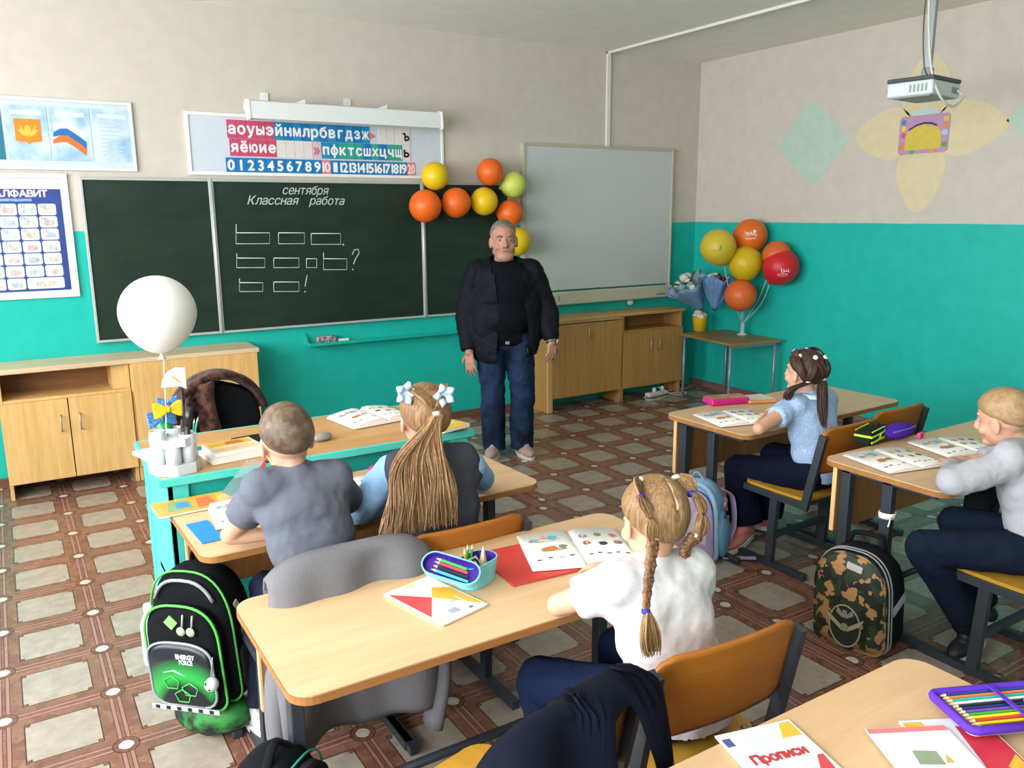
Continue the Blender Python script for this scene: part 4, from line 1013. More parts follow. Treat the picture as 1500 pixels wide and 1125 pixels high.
def head(pr, X, s=1.0, adult=False):
    pr.e(X, (.073*s, .09*s, .086*s), (0, -.01*s, .026*s))
    if adult:
        pr.e(X, (.063*s, .07*s, .09*s), (0, .015*s, -.03*s)).e(X, (.05*s, .035*s, .032*s), (0, .045*s, -.085*s)).e(X, (.066*s, .05*s, .04*s), (0, .0, -.06*s))
    else:
        pr.e(X, (.061*s, .068*s, .078*s), (0, .014*s, -.025*s)).e(X, (.03*s, .028*s, .022*s), (0, .055*s, -.078*s))
    for k in (-1, 1):
        pr.e(X @ M.Rotation(k*.35, 4, 'Z'), (.008*s, .02*s, .031*s), (k*.071*s, -.02*s, -.012*s))
        pr.e(X, (.025*s, .02*s, .022*s), (k*.034*s, .058*s, -.03*s))
    pr.c(X @ V((0, .078*s, .01*s)), .0095*s, X @ V((0, .094*s, -.022*s)), .0125*s)
    for k in (-1, 1): pr.e(X, (.008*s, .01*s, .008*s), (k*.011*s, .086*s, -.028*s))
    pr.c(X @ V((-.018*s, .074*s, -.053*s)), .006*s, X @ V((.018*s, .074*s, -.053*s)), .006*s)
    pr.c(X @ V((-.036*s, .07*s, .028*s)), .008*s, X @ V((.036*s, .07*s, .028*s)), .008*s)
def face(par, X, o, s=1.0, brow='5A4030', iris='3A2A22', lip='A8605A', eye_w=1):
    X = M.Translation(-o) @ X
    for k in (-1, 1):
        e = B().ell((0, 0, 0), (.0115*s, .008*s, .0055*s*eye_w), X=X @ M.Translation((k*.031*s, .071*s, .008*s)), nu=12, nv=8).obj('eye', mat('B5A89E', .4), par)
        B().ell((0, 0, 0), (.0055*s, .004*s, .005*s*eye_w), X=X @ M.Translation((k*.031*s, .0765*s, .008*s)), nu=10, nv=6).obj('iris', mat(iris, .2), e)
        B().tube([X @ V((k*.016*s, .081*s, .026*s)), X @ V((k*.032*s, .079*s, .031*s)), X @ V((k*.048*s, .068*s, .026*s))], [.003*s, .0035*s, .002*s], 6).obj('eyebrow', mat(brow, .8), par)
    B().tube([X @ V((-.021*s, .0755*s, -.053*s)), X @ V((-.008*s, .081*s, -.051*s)), X @ V((0, .0815*s, -.0525*s)), X @ V((.008*s, .081*s, -.051*s)), X @ V((.021*s, .0755*s, -.053*s))], [.002*s, .0045*s, .004*s, .0045*s, .002*s], 6).obj('mouth', mat(lip, .5), par)
def sst(a, b, x): t = max(0, min(1, (x-a)/(b-a))); return t*t*(3-2*t)
def hair_cap(par, X, o, s, m, thick=.006, thr=lambda d: -.02+.6*d.y, soft=.18, rough_=.012, name='hair', nu=64, nv=40, bulge=None):
    X = M.Translation(-o) @ X
    def fn(d):
        k = sst(-soft, soft, d.z-thr(d)); t = -.05+(.05+thick/.08)*k
        if k > 0: t += k*rough_*NZ.noise(d*9)+k*.6*rough_*NZ.noise(V((d.x*40, d.y*40, d.z*12)))
        if bulge: t += bulge(d)*k
        return 1+t
    b = B(); b.ell((0, 0, 0), (.073*s, .09*s, .086*s), X=X @ M.Translation((0, -.01*s, .026*s)), nu=nu, nv=nv, fn=fn)
    return b.obj(name, m, par)
def person(label, o, cat='person'):
    return thing('person', label, cat, o)
def torso(pr, hc, sc, lat, hw, k=1.0, belly=0):
    X = lambda t: frame(lat, sc-hc, hc.lerp(sc, t))
    pr.e(X(0), (.125*k, .098*k, .085*k)).e(X(.3), (.112*k, .088*k+belly, .12*k)).e(X(.62), (.118*k, .085*k+belly*.7, .13*k)).e(X(.82), (.122*k, .08*k, .09*k))
    L_ = V(lat).normalized()
    pr.c(sc-L_*hw, .045*k, sc+L_*hw, .045*k)
def kid(label, hc, sc, hd, lat, hw, arms, legs, Hrot, sleeve, shirt, trous, shoe, sole, skin=None, hs=1.0, vox=.0042, shirt_folds=((.035, .006), (.09, .013)), wide=0, sleeve_mat=None, hemz=.445):
    """arms/legs: ((shoulder, elbow, wrist, hand_dir, hand_nrm, curl), ...) right first is image-right; legs ((knee, ankle, toe), ...)"""
    skin = skin or skin_c
    hc, sc, hd = V(hc), V(sc), V(hd); lat = V(lat).normalized(); o = V((hc.x, hc.y, 0)); t = person(label, o)
    Xh = M.Translation(hd) @ rotm(Hrot)
    b = P(); torso(b, hc, sc, lat, hw)
    nb = sc+(sc-hc).normalized()*.02; b.c(nb, .038, Xh @ V((0, -.018, -.045)), .036).c(sc, .05, nb, .042); head(b, Xh, hs)
    sh = P(); torso(sh, hc, sc, lat, hw); sh.c(sc, .05, nb, .043)
    sl = P(); tr = P(); tr.e(frame(lat, sc-hc, hc), (.122, .098, .08))
    for i, (S, E, W, hdr, hn, cu) in enumerate(arms):
        S, E, W = V(S), V(E), V(W)
        for q_ in (b, sh): q_.c(sc.lerp(S, .3)-V((0, 0, .012)), .052, S-V((0, 0, .004)), .036).c(hc.lerp(sc, .72).lerp(S, .35), .075, S.lerp(E, .1), .034)
        b.c(S, .041, S.lerp(E, .5), .035).c(S.lerp(E, .5), .035, E, .029).c(E, .03, E.lerp(W, .4), .029).c(E.lerp(W, .4), .029, W, .02)
        hand(b, W, hdr, hn, .82, cu, -1 if i == 0 else 1)
        tgt = sl if sleeve_mat else sh
        if sleeve < 1: tgt.c(S, .038, S.lerp(E, .3), .036).f(S.lerp(E, .2), .038, S.lerp(E, sleeve), .036)
        else: tgt.c(S, .042, E, .036).c(E, .037, E.lerp(W, .55), .032).f(E.lerp(W, .5), .032, E.lerp(W, .88), .026)
    for i, (K_, A_, T_) in enumerate(legs):
        K_, A_, T_ = V(K_), V(A_), V(T_); h = hc+lat*(.07 if i == 0 else -.07)
        b.c(h, .068, K_, .046).c(K_, .046, K_.lerp(A_, .35), .043).c(K_.lerp(A_, .35), .043, A_, .028).c(A_, .03, A_.lerp(T_, .5)-V((0, 0, .03)), .026)
        tr.c(h, .08, K_.lerp(h, .5), .07+wide*.3).c(K_.lerp(h, .5), .07+wide*.3, K_, .058+wide*.4).f(K_, .058+wide*.4, A_.lerp(K_, .06), .05+wide)
    body = blob('body', b, skin, t, vox, 4, origin=o)
    face(t, Xh, o, hs)
    blob('shirt', sh, shirt, t, .0065, 24, .019, shirt_folds, origin=o, cut=lambda p: p.z < hemz)
    if sleeve_mat: blob('sleeves', sl, sleeve_mat, t, .006, 12, .014, shirt_folds, origin=o)
    blob('trousers', tr, trous, t, .006, 8, .006, ((.06, .014), (.15, .014)), origin=o)
    for K_, A_, T_ in legs: shoe_obj(t, V(A_)-o, V(T_)-o, shoe, sole)
    return t, Xh, o
def shoe_obj(t, A_, T_, up, sole, s=1.0):
    d = V(T_)-V(A_); L_ = d.length+.1*s; c = V(A_).lerp(V(T_), .42)
    zf = frame(V((0, 0, 1)).cross(-d).normalized() if False else d.cross(V((0, 0, 1))).normalized(), V((0, 0, 1))-d.normalized()*V((0, 0, 1)).dot(d.normalized()), (0, 0, 0))
    X = M.Translation(c) @ zf
    p = P(); p.e(X, (.036*s, L_*.36, .026*s), (0, L_*.1, -.032*s)).e(X, (.034*s, L_*.26, .04*s), (0, -L_*.2, -.02*s)).e(X, (.033*s, .05*s, .035*s), (0, -L_*.12, .0))
    o = blob('shoe', p, up, t, .005, 5, .004)
    b = B(); q = [(math.cos(a)*.041*s*(1+.08*math.sin(a)), math.sin(a)*L_*.5) for a in [2*PI*k/24 for k in range(24)]]
    b.prism(q, -.068*s, -.046*s, X=X); b.obj('sole', sole, o); return o
DZ = DH
# ---- boy in grey T-shirt
o1 = V((.70, -3.70, 0))
t, Xh, o = kid('boy seen from behind in plain grey T-shirt, leaning over front desk', (.70, -3.69, .475), py_(437, 708, -3.60), py_(420, 645, -3.57), (1, -.06, -.03), .11,
    [(py_(489, 712, -3.60), (.885, -3.46, .735), (.77, -3.40, .722), (-.9, .3, -.05), (0, 0, 1), .5),
     (py_(384, 716, -3.58), pz(337, 784, .725), pz(392, 783, .715), (1, .12, -.05), (0, 0, 1), .45)],
    [((.80, -3.36, .47), (.80, -3.40, .09), (.81, -3.28, .07)), ((.60, -3.36, .47), (.53, -3.46, .09), (.52, -3.34, .07))],
    (-.12, -.04, .06), .62, fabric('5F626E', .06, 300, .3), fabric('1A1F30', .1), mat('D5D5D8', .5), mat('E4E4E4', .5), hs=1.0)
hair_cap(t, Xh, o, 1.0, hairmat('4A3A2E', '75614D', (14, 14, 14)), .007, lambda d: -.2+.62*d.y, .22)
# ---- girl with the long ponytail
gp1 = py_(622, 614, -3.57)
vest = fabric('42444F', .08); blue_s = fabric('8FB4DC', .06, 200, .3)
t, Xh, o = kid('girl seen from behind, very long brown ponytail, pale blue bows, grey pinafore', (1.16, -3.66, .475), py_(632, 680, -3.59), gp1, (1, .02, -.03), .115,
    [(py_(688, 682, -3.58), (1.385, -3.43, .735), (1.26, -3.33, .715), (-.9, .4, 0), (0, 0, 1), .4),
     (py_(572, 690, -3.57), pz(528, 746, .735), pz(585, 728, .715), (1, .35, 0), (0, 0, 1), .4)],
    [((1.27, -3.33, .47), (1.26, -3.36, .09), (1.27, -3.24, .07)), ((1.08, -3.33, .47), (1.07, -3.36, .09), (1.06, -3.24, .07))],
    (-.08, .03, -.1), 1, vest, fabric('23252E', .1), mat('202228', .4), mat('D0D0D0', .5), sleeve_mat=blue_s, hs=1.0)
brown_h = hairmat('64452C', 'A07A54'); brown_l = hairmat('7E5C40', 'BE9870')
hair_cap(t, Xh, o, 1.0, brown_h, .012, lambda d: -.25+.75*d.y, .16, .012)
def strands(name, par, m, guides, n, jit, r0, r1, o, seed=3, nseg=5, ends=None, k=5):
    """guides: list of functions v->point, interpolated across u"""
    rg = random.Random(seed); b = B()
    for i in range(n):
        u = rg.random(); w_ = rg.uniform(-1, 1); e = rg.uniform(.86, 1.03)
        pts = []
        for q in range(nseg+1):
            v = q/nseg*e; pts.append(guides(u, w_, v)-o)
        j = V((rg.uniform(-1, 1), rg.uniform(-1, 1), 0))*jit
        pts = [p+j*(q/nseg) for q, p in enumerate(pts)]; pts = bez(pts, 3)
        b.tube(pts, [r0+(r1-r0)*(q/(len(pts)-1))**2 for q in range(len(pts))], k, m[int(rg.random()*len(m))] if isinstance(m, list) else None, cap=False)
    return b.obj(name, m if not isinstance(m, list) else None, par)
tie = Xh @ V((0, -.105, .03)); 
pend = [tie, py_(616, 660, -3.68), py_(616, 720, -3.735), py_(612, 776, -3.745)]
pc_ = bez(pend, 6)
def pony(u, w_, v):
    i = min(len(pc_)-1, v*(len(pc_)-1)); a = int(min(i, len(pc_)-2)); c = pc_[a].lerp(pc_[a+1], i-a)
    sp = .012+.066*sst(0, .55, v)+.036*v; c = c+V((.006*math.sin(9*v+7*w_+4*u), 0, 0))
    return c+V((sp*w_, -.012+.018*math.sin(PI*u)*sst(0, .3, v), .0))+V((0, .02*(u-.5), 0))
strands('ponytail', t, [brown_l, brown_h, hairmat('7E5C3C', 'BE9A6C'), hairmat('64462C', '9C7650')], pony, 1100, .02, .0023, .0009, o, 5, 8, k=4)
# backing volume so no gaps show through the ponytail
b = P(); b.ch([p-o for p in pc_[::3]], [.016, .035, .048, .055, .058, .056, .05][:len(pc_[::3])])
bl_ = B()
bl_.grid(lambda u, v: pony(.5, (u-.5)*1.7, v*.9)+V((0, .012, 0))-o, 8, 12); bl_.obj('ponytail_core', brown_h, t)
B().lathe([(.011, -.008), (.015, -.008), (.015, .008), (.011, .008)], 12, X=M.Translation(tie-o) @ align((0, -.4, -1))).obj('hair_tie', mat('E4E2E2', .6), t)
for k in (-1, 1):                      # hair pulled from bows to the tie
    st = Xh @ V((k*.055, -.02, .1))
    def pull(u, w_, v, k=k, st=st):
        p = st.lerp(tie, v); dv = (p-Xh @ V((0, -.01, .02))).normalized(); off = .012*math.sin(PI*v)
        return Xh @ V((0, -.01, .026))+dv*(.098+off*.6)+V((w_*.022*(1-v*.6), 0, u*.006))
    strands('pulled_hair', t, brown_h, pull, 50, .0, .004, .003, o, 8+k, 6)
pb = NT('pale_bow'); s_ = pb.noise(30, 3); pb.col(pb.mix(s_, lin('9FC2E6'), lin('DDE6F2'))); pb.rough(.6); pb = pb.m
for k, (x, y, n) in enumerate(((592, 575, 'left'), (648, 578, 'right'))):
    c = py_(x, y, -3.60 if k == 0 else -3.655)-o
    for j in range(5):
        a_ = 2*PI*j/5+k*.6; d_ = V((math.cos(a_), -.35, math.sin(a_))).normalized()
        b = B(); up_ = d_.cross(V((0, 1, 0))).normalized()
        b.grid(lambda u, v: c+d_*.042*u+up_*(v-.5)*.034*math.sin(PI*min(1, u*.85+.12))+V((0, -.012*math.sin(PI*v)+.008*math.cos(5*u), 0)), 6, 5, thick=.002)
        b.obj('bow_petal', pb, t)
    B().ell(c, (.009, .009, .009)).obj('bow_knot', mat('D5E2F0', .6), t)
# pink pencil pouch by her left sleeve
p = pz(556, 690, D); tag(B().box((0, 0, .02), (.08, .05, .04), bev=.014, seg=3).obj('pink_pouch', fabric('C43A78', .2), None, (p.x-.02, p.y-.04, D), (0, 0, .4)), 'crumpled pink pouch beside blue sleeve on front desk', 'pouch')
# ---- girl with braids, white blouse
navy = fabric('14203C', .1); white_s = fabric('CFCDD0', .03, 200, .3)
g2 = py_(957, 764, -4.50); s2 = py_(958, 846, -4.53)
t, Xh, o = kid('girl seen from behind with two braids, white short-sleeved blouse, navy trousers', (1.305, -4.585, .475), s2, g2, (1, -.12, -.05), .115,
    [(py_(1017, 850, -4.54), (1.47, -4.37, .735), (1.36, -4.28, .716), (-.8, .5, 0), (0, 0, 1), .4),
     (py_(893, 862, -4.51), pz(818, 886, .725), pz(880, 856, .722), (.8, .42, .12), (0, 0, 1), .5)],
    [((1.36, -4.27, .46), (1.40, -4.25, .09), (1.40, -4.13, .07)), (pz(790, 995, .465), (1.17, -4.21, .09), (1.15, -4.1, .07))],
    (-.3, .1, -.12), .56, white_s, navy, mat('B8A48C', .5), mat('D0C8BC', .5), hs=.98)
lightb = hairmat('6B4E34', 'A07E56'); scalp = mat('D8BBA0', .6)
hair_cap(t, Xh, o, .98, lightb, .009, lambda d: -.35+.95*d.y, .14, .012, bulge=lambda d: -.085*math.exp(-(d.x/.035)**2)*(1 if d.z > -.3 else 0))
B().tube([Xh @ (V((0, -.01, .026))*.98+V((.004*math.sin(k*1.7), .0915*.98*math.cos(R(70+8.2*k)), .0875*.98*math.sin(R(70+8.2*k)))))-o for k in range(14)], .0062, 6).obj('parting', scalp, t)
def ring(c, ax, r, m, nm='hair_tie'):
    b = B(); b.lathe([(r*.6, -r*.55), (r, -r*.4), (r*1.08, 0), (r, r*.4), (r*.6, r*.55)], 12, X=M.Translation(c-o) @ align(ax)); b.obj(nm, m, t)
wt = mat('E8E6E6', .6); bt = mat('2430A8', .5)
for k in (-1, 1):
    pts = [Xh @ V((k*.055, -.03, .105)), Xh @ V((k*.075, -.062, .065)), Xh @ V((k*.072, -.092, .015)), Xh @ V((k*.062, -.085, -.035))]
    for i in range(3):
        a, c = pts[i], pts[i+1]; mid = a.lerp(c, .5)+(a.lerp(c, .5)-Xh @ V((0, 0, .02))).normalized()*.012
        def tuft(u, w_, v, a=a, c=c, mid=mid):
            q = (1-v)**2*a+2*v*(1-v)*mid+v*v*c; ax = (c-a).normalized(); s_ = ax.cross(V((0, 1, 0))).normalized()
            return q+s_*w_*(.006+.012*math.sin(PI*v))+(mid-Xh @ V((0, 0, .02))).normalized()*u*.01
        strands('hair_tuft', t, lightb, tuft, 40, 0, .0042, .0035, o, 20+i+k, 6)
    for p_, m_ in ((pts[0], wt), (pts[1], bt), (pts[3], wt)): ring(p_, pts[2]-pts[1], .011, m_)
def braid(path, r, n, m, nm='braid', amp=.45, turns=7):
    C_ = bez(path, 10); b = B(); N = len(C_)
    for s_ in range(3):
        pts = []; rs = []
        for i, p in enumerate(C_):
            v = i/(N-1); ph = 2*PI*(v*turns+s_/3); d_ = (C_[min(i+1, N-1)]-C_[max(i-1, 0)]).normalized(); ex = d_.cross(V((0, 1, 0))).normalized(); ey = d_.cross(ex)
            R_ = r*(1-.45*v); pts.append(p+ex*math.sin(ph)*R_*.75+ey*math.sin(2*ph)*R_*.35-o); rs.append(R_*.55)
        b.tube(bez(pts, 2), [rs[min(N-1, i//2)] for i in range(2*(N-1)+1)], 7)
    return b.obj(nm, m, t)
L0 = Xh @ V((-.062, -.085, -.035))
bpth = [L0, py_(950, 850, -4.63), py_(946, 895, -4.665)]
darkb = hairmat('5A3E2C', '8E6A48')
braid(bpth, .016, 0, darkb, turns=5)
ring(bpth[-1], (0, 0, 1), .01, bt)
def tail(u, w_, v): return bpth[-1].lerp(py_(952, 958, -4.675), v)+V((w_*(.004+.02*math.sin(PI*min(1, v*.8))), -.01*u, -.0))
strands('braid_tail', t, lightb, tail, 60, .008, .003, .001, o, 31, 6)
R0 = Xh @ V((.062, -.085, -.035)); rp = [R0, py_(1004, 805, -4.57), py_(1008, 828, -4.55)]
braid(rp, .017, 0, darkb, turns=3)
# ---- girl in light blue blouse (side view)
g3 = py_(1178, 546, -3.44)
bl_s = NT('sprigged_blue'); s_ = bl_s.noise(120, 2); bl_s.col(bl_s.mix(bl_s.ramp(s_, .55, .7), lin('94AFD2'), lin('C2D0E4'))); bl_s.rough(.85); bl_s = bl_s.m
t, Xh, o = kid('girl in light blue blouse and wide navy trousers, dark pigtails with white ties', (3.185, -3.535, .475), py_(1185, 592, -3.47), g3, (1, .05, 0), .11,
    [((3.30, -3.46, .80), (3.42, -3.34, .735), (3.30, -3.25, .715), (-.9, .5, 0), (0, 0, 1), .4),
     (py_(1160, 597, -3.46), pz(1112, 628, .728), (3.07, -3.31, .718), (.8, .5, 0), (0, 0, 1), .5)],
    [((3.27, -3.2, .45), (3.30, -3.14, .09), (3.30, -3.02, .075)), (px_(1082, 688, 3.08), pz(1094, 770, .1), pz(1068, 792, .07))],
    (.02, .0, .12), .5, bl_s, fabric('0E1426', .08), mat('D97F7C', .6, .1), mat('DADADC', .5), hs=.97, wide=.03)
dark_h = hairmat('2A1A14', '4E3529')
hair_cap(t, Xh, o, .97, dark_h, .008, lambda d: -.3+.85*d.y, .14, .02)
ties3 = [(-.035, .045, .10), (-.062, -.0, .085), (.05, .03, .1), (-.04, -.07, .085), (.03, -.08, .08), (-.07, -.06, -.03), (.0, -.1, -.02)]
for q in ties3: ring(Xh @ (V(q)*.98+V((0, -.006, .006))), V(q), .011, wt)
for k, (a, c) in enumerate(((0, 1), (1, 5), (3, 5), (3, 6), (2, 4), (4, 6))):
    A_, C_ = Xh @ V(ties3[a]), Xh @ V(ties3[c])
    def tw(u, w_, v, A_=A_, C_=C_):
        q = A_.lerp(C_, v); n_ = (q-Xh @ V((0, -.01, .02))).normalized(); return Xh @ V((0, -.01, .02))+n_*(.096+.012*math.sin(PI*v))+n_.cross(C_-A_).normalized()*w_*(.004+.012*math.sin(PI*v))
    strands('hair_twist', t, dark_h, tw, 26, 0, .004, .0035, o, 40+k, 6)
for k, (st, pth) in enumerate(((ties3[5], [py_(1160, 570, -3.49), py_(1152, 585, -3.47)]), (ties3[6], [py_(1205, 575, -3.56), py_(1206, 625, -3.585)]))):
    C3 = bez([Xh @ V(st)]+pth, 6)
    def pt(u, w_, v, C3=C3, k=k):
        i = v*(len(C3)-1); a = int(min(max(i, 0), len(C3)-2)); q = C3[a].lerp(C3[a+1], i-a)
        return q+V((w_*(.006+.016*math.sin(PI*min(1, v*.75+.1))), (u-.5)*.03, 0))
    strands('pigtail', t, dark_h, pt, 90, .006, .0036, .0014, o, 50+k, 7)
B().grid(lambda u, v: (py_(1190, 576, -3.5)-o)+V(((u-.5)*.12, -.06+.02*v+.3*(u-.5)**2, -.02+.02*v)), 6, 2, thick=.004).obj('collar', mat('C2D0E4', .8), t)
# ---- fair-haired boy on the right
b2 = py_(1470, 614, -4.42)
grey_s = fabric('A9A9B0', .05, 220, .3)
t, Xh, o = kid('fair-haired boy in light grey polo shirt and navy trousers, hand on book', (3.09, -4.585, .475), V((3.075, -4.48, .825)), b2, (1, .15, 0), .12,
    [((3.19, -4.455, .80), (3.32, -4.34, .735), (3.2, -4.25, .715), (-.7, .6, 0), (0, 0, 1), .4),
     (V((2.955, -4.49, .795)), pz(1396, 706, .738), pz(1398, 682, .722), (.75, .65, .05), (0, 0, 1), .45)],
    [((3.10, -4.25, .47), (3.25, -4.33, .09), (3.27, -4.22, .075)), (pz(1352, 800, .465), pz(1425, 925, .1), pz(1398, 945, .07))],
    (-.22, -.05, .18), 1, grey_s, fabric('141C2E', .1), mat('1A1D26', .5), mat('D8D4CC', .5), hs=1.0)
hair_cap(t, Xh, o, 1.0, hairmat('8E7050', 'AE8E68', (14, 14, 14)), .008, lambda d: -.16+.6*d.y, .2, .014)
B().grid(lambda u, v: Xh @ V((.052*math.cos(PI*(u*1.4-.2)), -.02-.055*math.sin(PI*(u*1.4-.2))*1.0, -.105-.025*v))-o, 14, 3, thick=.005).obj('collar', fabric('7E8CA8', .05), t)
# ---- man by the board
mo = V((2.895, -1.12, 0)); FA = math.atan2(CY+1.1, CX-2.86)-PI/2+.06
mroot = person('grey-haired man standing by the board in open navy jacket and jeans', mo); mroot.rotation_euler = (0, 0, FA)
Xh = M.Translation((.005, .035, 1.515)) @ rotm((-.05, .03, .05)); hs = 1.2
b = P(); lat = V((1, 0, 0)); hc = V((.0, 0, .86)); sc = V((.0, 0, 1.33))
def mtorso(p):
    I = M.Translation
    p.e(I((0, -.01, .85)), (.175, .13, .12)).e(I((0, .02, 1.0)), (.18, .15, .15)).e(I((0, .015, 1.16)), (.185, .14, .16)).e(I((0, 0, 1.27)), (.19, .115, .1))
    p.c((-.16, -.01, 1.295), .06, (.16, -.01, 1.295), .06).c((-.08, -.02, 1.315), .055, (.08, -.02, 1.315), .055)
mtorso(b); b.c((0, -.02, 1.32), .068, Xh @ V((0, -.015, -.06)), .062); head(b, Xh, hs, True)
S_ = [V((.195, -.01, 1.30)), V((-.195, -.01, 1.30))]; E_ = [V((.27, -.03, 1.03)), V((-.30, -.04, 1.06))]; W_ = [V((.25, .07, .76)), V((-.325, .06, .82))]
for i in (0, 1):
    b.c(S_[i], .058, E_[i], .045).c(E_[i], .046, E_[i].lerp(W_[i], .4), .043).c(E_[i].lerp(W_[i], .4), .043, W_[i], .03)
hand(b, W_[0], (-.05, .15, -1), (.55, .8, .1), 1.12, .45, -1); hand(b, W_[1], (.03, .2, -1), (-.45, .85, .15), 1.12, 1.35, 1)
Hp = [V((.095, 0, .84)), V((-.095, 0, .84))]; Kn = [V((.09, .03, .46)), V((-.12, .03, .46))]; An = [V((.085, .0, .09)), V((-.115, -.01, .09))]
for i in (0, 1): b.c(Hp[i], .095, Kn[i], .06).c(Kn[i], .06, Kn[i].lerp(An[i], .35), .058).c(Kn[i].lerp(An[i], .35), .058, An[i], .038).c(An[i], .04, An[i]+V((0, .08, -.05)), .032)
blob('body', b, skin_m, mroot, .0048, 3)
face(mroot, Xh, V((0, 0, 0)), hs, '5E4A40', '2E2622', '8E5A52', .85)
gh = hairmat('4E4238', '8A7E74', (30, 30, 30))
hair_cap(mroot, Xh, V((0, 0, 0)), hs, gh, .004, lambda d: .16+.6*d.y, .1, .008)
p = P(); mtorso(p); p.c((0, -.02, 1.32), .072, (0, -.015, 1.335), .066); blob('t_shirt', p, fabric('0B0D14', .1), mroot, .008, 30, .016, ((.2, .014),), cut=lambda q: q.z < .80)
p = P(); p.e(M.Translation((0, -.01, .85)), (.178, .133, .12))
for i in (0, 1): p.c(Hp[i], .105, Kn[i], .082).c(Kn[i], .082, An[i].lerp(Kn[i], .25), .078).f(Kn[i].lerp(An[i], .5), .08, An[i]+V((0, .01, -.045)), .078)
jn = NT('denim'); n1 = jn.noise(7, 4); n2 = jn.noise(300, 2); jn.col(jn.mix(jn.ramp(n1, .35, .75), lin('0E1A30'), lin('223A5A'))); jn.rough(.85, .2); jn.bump(n2, .4); jn = jn.m
blob('jeans', p, jn, mroot, .007, 7, .004, ((.07, .022), (.16, .02)))
B().box((-.01, .142, .83), (.03, .012, .02), bev=.003).obj('belt_buckle', metal('8A8A84', .3), mroot)
p = P(); I = M.Translation
p.e(I((0, -.01, .86)), (.195, .15, .15)).e(I((0, .01, 1.0)), (.2, .165, .16)).e(I((0, .01, 1.16)), (.2, .155, .16)).e(I((0, 0, 1.27)), (.2, .13, .1)).c((-.17, -.01, 1.315), .068, (.17, -.01, 1.315), .068).e(I((0, 0, .78)), (.225, .175, .17))
p.c((-.08, -.04, 1.355), .052, (.08, -.04, 1.355), .052)
for i in (0, 1): p.c(S_[i], .07, E_[i], .064).c(E_[i], .064, E_[i].lerp(W_[i], .6), .056).f(E_[i].lerp(W_[i], .5), .058, E_[i].lerp(W_[i], .97), .046).c(V((0, 0, 1.22)).lerp(S_[i], .5), .1, S_[i].lerp(E_[i], .15)-V((0, 0, .02)), .066).c((S_[i].x*.6, 0, 1.12), .12, (S_[i].x*.62, 0, .84), .125)
def jcut(q):
    if q.z < .68+.05*sst(.02, -.2, q.x): return True
    x0 = -.13-.02*math.sin(q.z*9); x1 = .055+.012*math.sin(q.z*11)
    w_ = sst(.6, 1.0, q.z)
    if q.y > .05 and x0 < q.x < x1 and q.z < 1.36: return True
    if q.z > 1.30 and q.y > -.0 and abs(q.x) < .09: return True
    return q.z > 1.31 and math.hypot(q.x, q.y+.02) < .085
jk = blob('jacket', p, fabric('10121A', .12, 160, .2, .7), mroot, .0075, 34, .012, ((.05, .014), (.14, .028)), cut=jcut)
B().tube([(-.145, .15, .80), (-.15, .15, .74)], .006, 6).obj('zip_end', mat('1A1A1E', .4), jk)
for i in (0, 1): shoe_obj(mroot, An[i], An[i]+V((.03*(1 if i == 0 else -1.6), .15, -.012)), mat('A8948A', .7, .1), mat('CFC8C0', .5), 1.25)
d_ = (W_[1]-E_[1]).normalized()
wt_ = B(); wt_.lathe([(.037, -.009), (.041, -.009), (.041, .009), (.037, .009), (.037, -.009)], 18, X=M.Translation(W_[1]-d_*.004) @ align(d_)); wo = wt_.obj('wristwatch', metal('6A6A64', .3), mroot)
B().lathe([(0, 0), (.017, 0), (.017, .008), (0, .01)], 14, X=M.Translation(W_[1]-d_*.004+V((-.036, .02, 0))) @ align((-.85, .5, 0))).obj('watch_face', metal('A8B0A8', .2), wo)
# ---------------------------------------------------------------- wall balloons
BAL = [(637, 258, 21, 'DDB912', 'yellow balloon taped over top right end of letter strip'), (623, 302, 24.5, 'E4641A', 'orange balloon, leftmost of the wall garland'),
       (668, 297, 22.5, 'E4641A', 'orange balloon in wall garland, right of the leftmost one'), (709, 295, 21, 'DDB912', 'yellow balloon in wall garland, between two orange ones in lower row'),
       (718, 252, 20.5, 'DE621C', 'orange balloon, topmost of the wall garland'), (752, 271, 19.5, 'BFCB5C', 'pale lime balloon at the whiteboard top left corner'),
       (747, 312, 20, 'DE621C', 'orange balloon just above the man head'), (757, 354, 21.5, 'DDB912', 'yellow balloon half hidden behind the man head')]
for i, (x, y, r, c, lab) in enumerate(BAL):
    P_ = py_(x, y, -.19 if i not in (5, 6, 7) else -.2); rr = r/pxm(P_)
    ctr = py_(690, 300, -.2); ax = V((ctr.x-P_.x, .9, ctr.z-P_.z))
    if ax.length < .1: ax = V((0, 1, 0))
    P_.y = min(P_.y, -rr-.06)
    balloon(lab, py_(x, y, P_.y), rr*.97, c, ax.normalized(), 'balloon garland on the wall', 1.05)
# ---------------------------------------------------------------- corner table with presents
TZ = .6
tb = thing('corner_table', 'small brown table with thin grey metal legs in right corner', 'table', (5.445, -.80, 0), (0, 0, -.14))
B().bb((-.27, -.37, TZ-.022), (.27, .37, TZ), bev=.003).obj('table_top', wood('8F6A3E', 'A57C4C', 1, .4), tb)
for x in (-.24, .24):
    for y in (-.33, .33): B().tube([(x, y, 0), (x, y, TZ-.022)], .0125, 10).obj('leg', metal('8B95A5', .4), tb)
b = B(); b.bar((-.24, -.33, TZ-.035), (.24, -.33, TZ-.035), .018, .02); b.obj('apron_rail', metal('8B95A5', .4), tb)
B().bar((-.24, .33, TZ-.035), (.24, .33, TZ-.035), .018, .02).obj('apron_rail', metal('8B95A5', .4), tb)
pt_ = pz(1027, 483, TZ)
pt = thing('flower_pot', 'yellow paper cup of cream and purple flowers on corner table', 'flower pot', (min(pt_.x, 5.4), -.50, TZ))
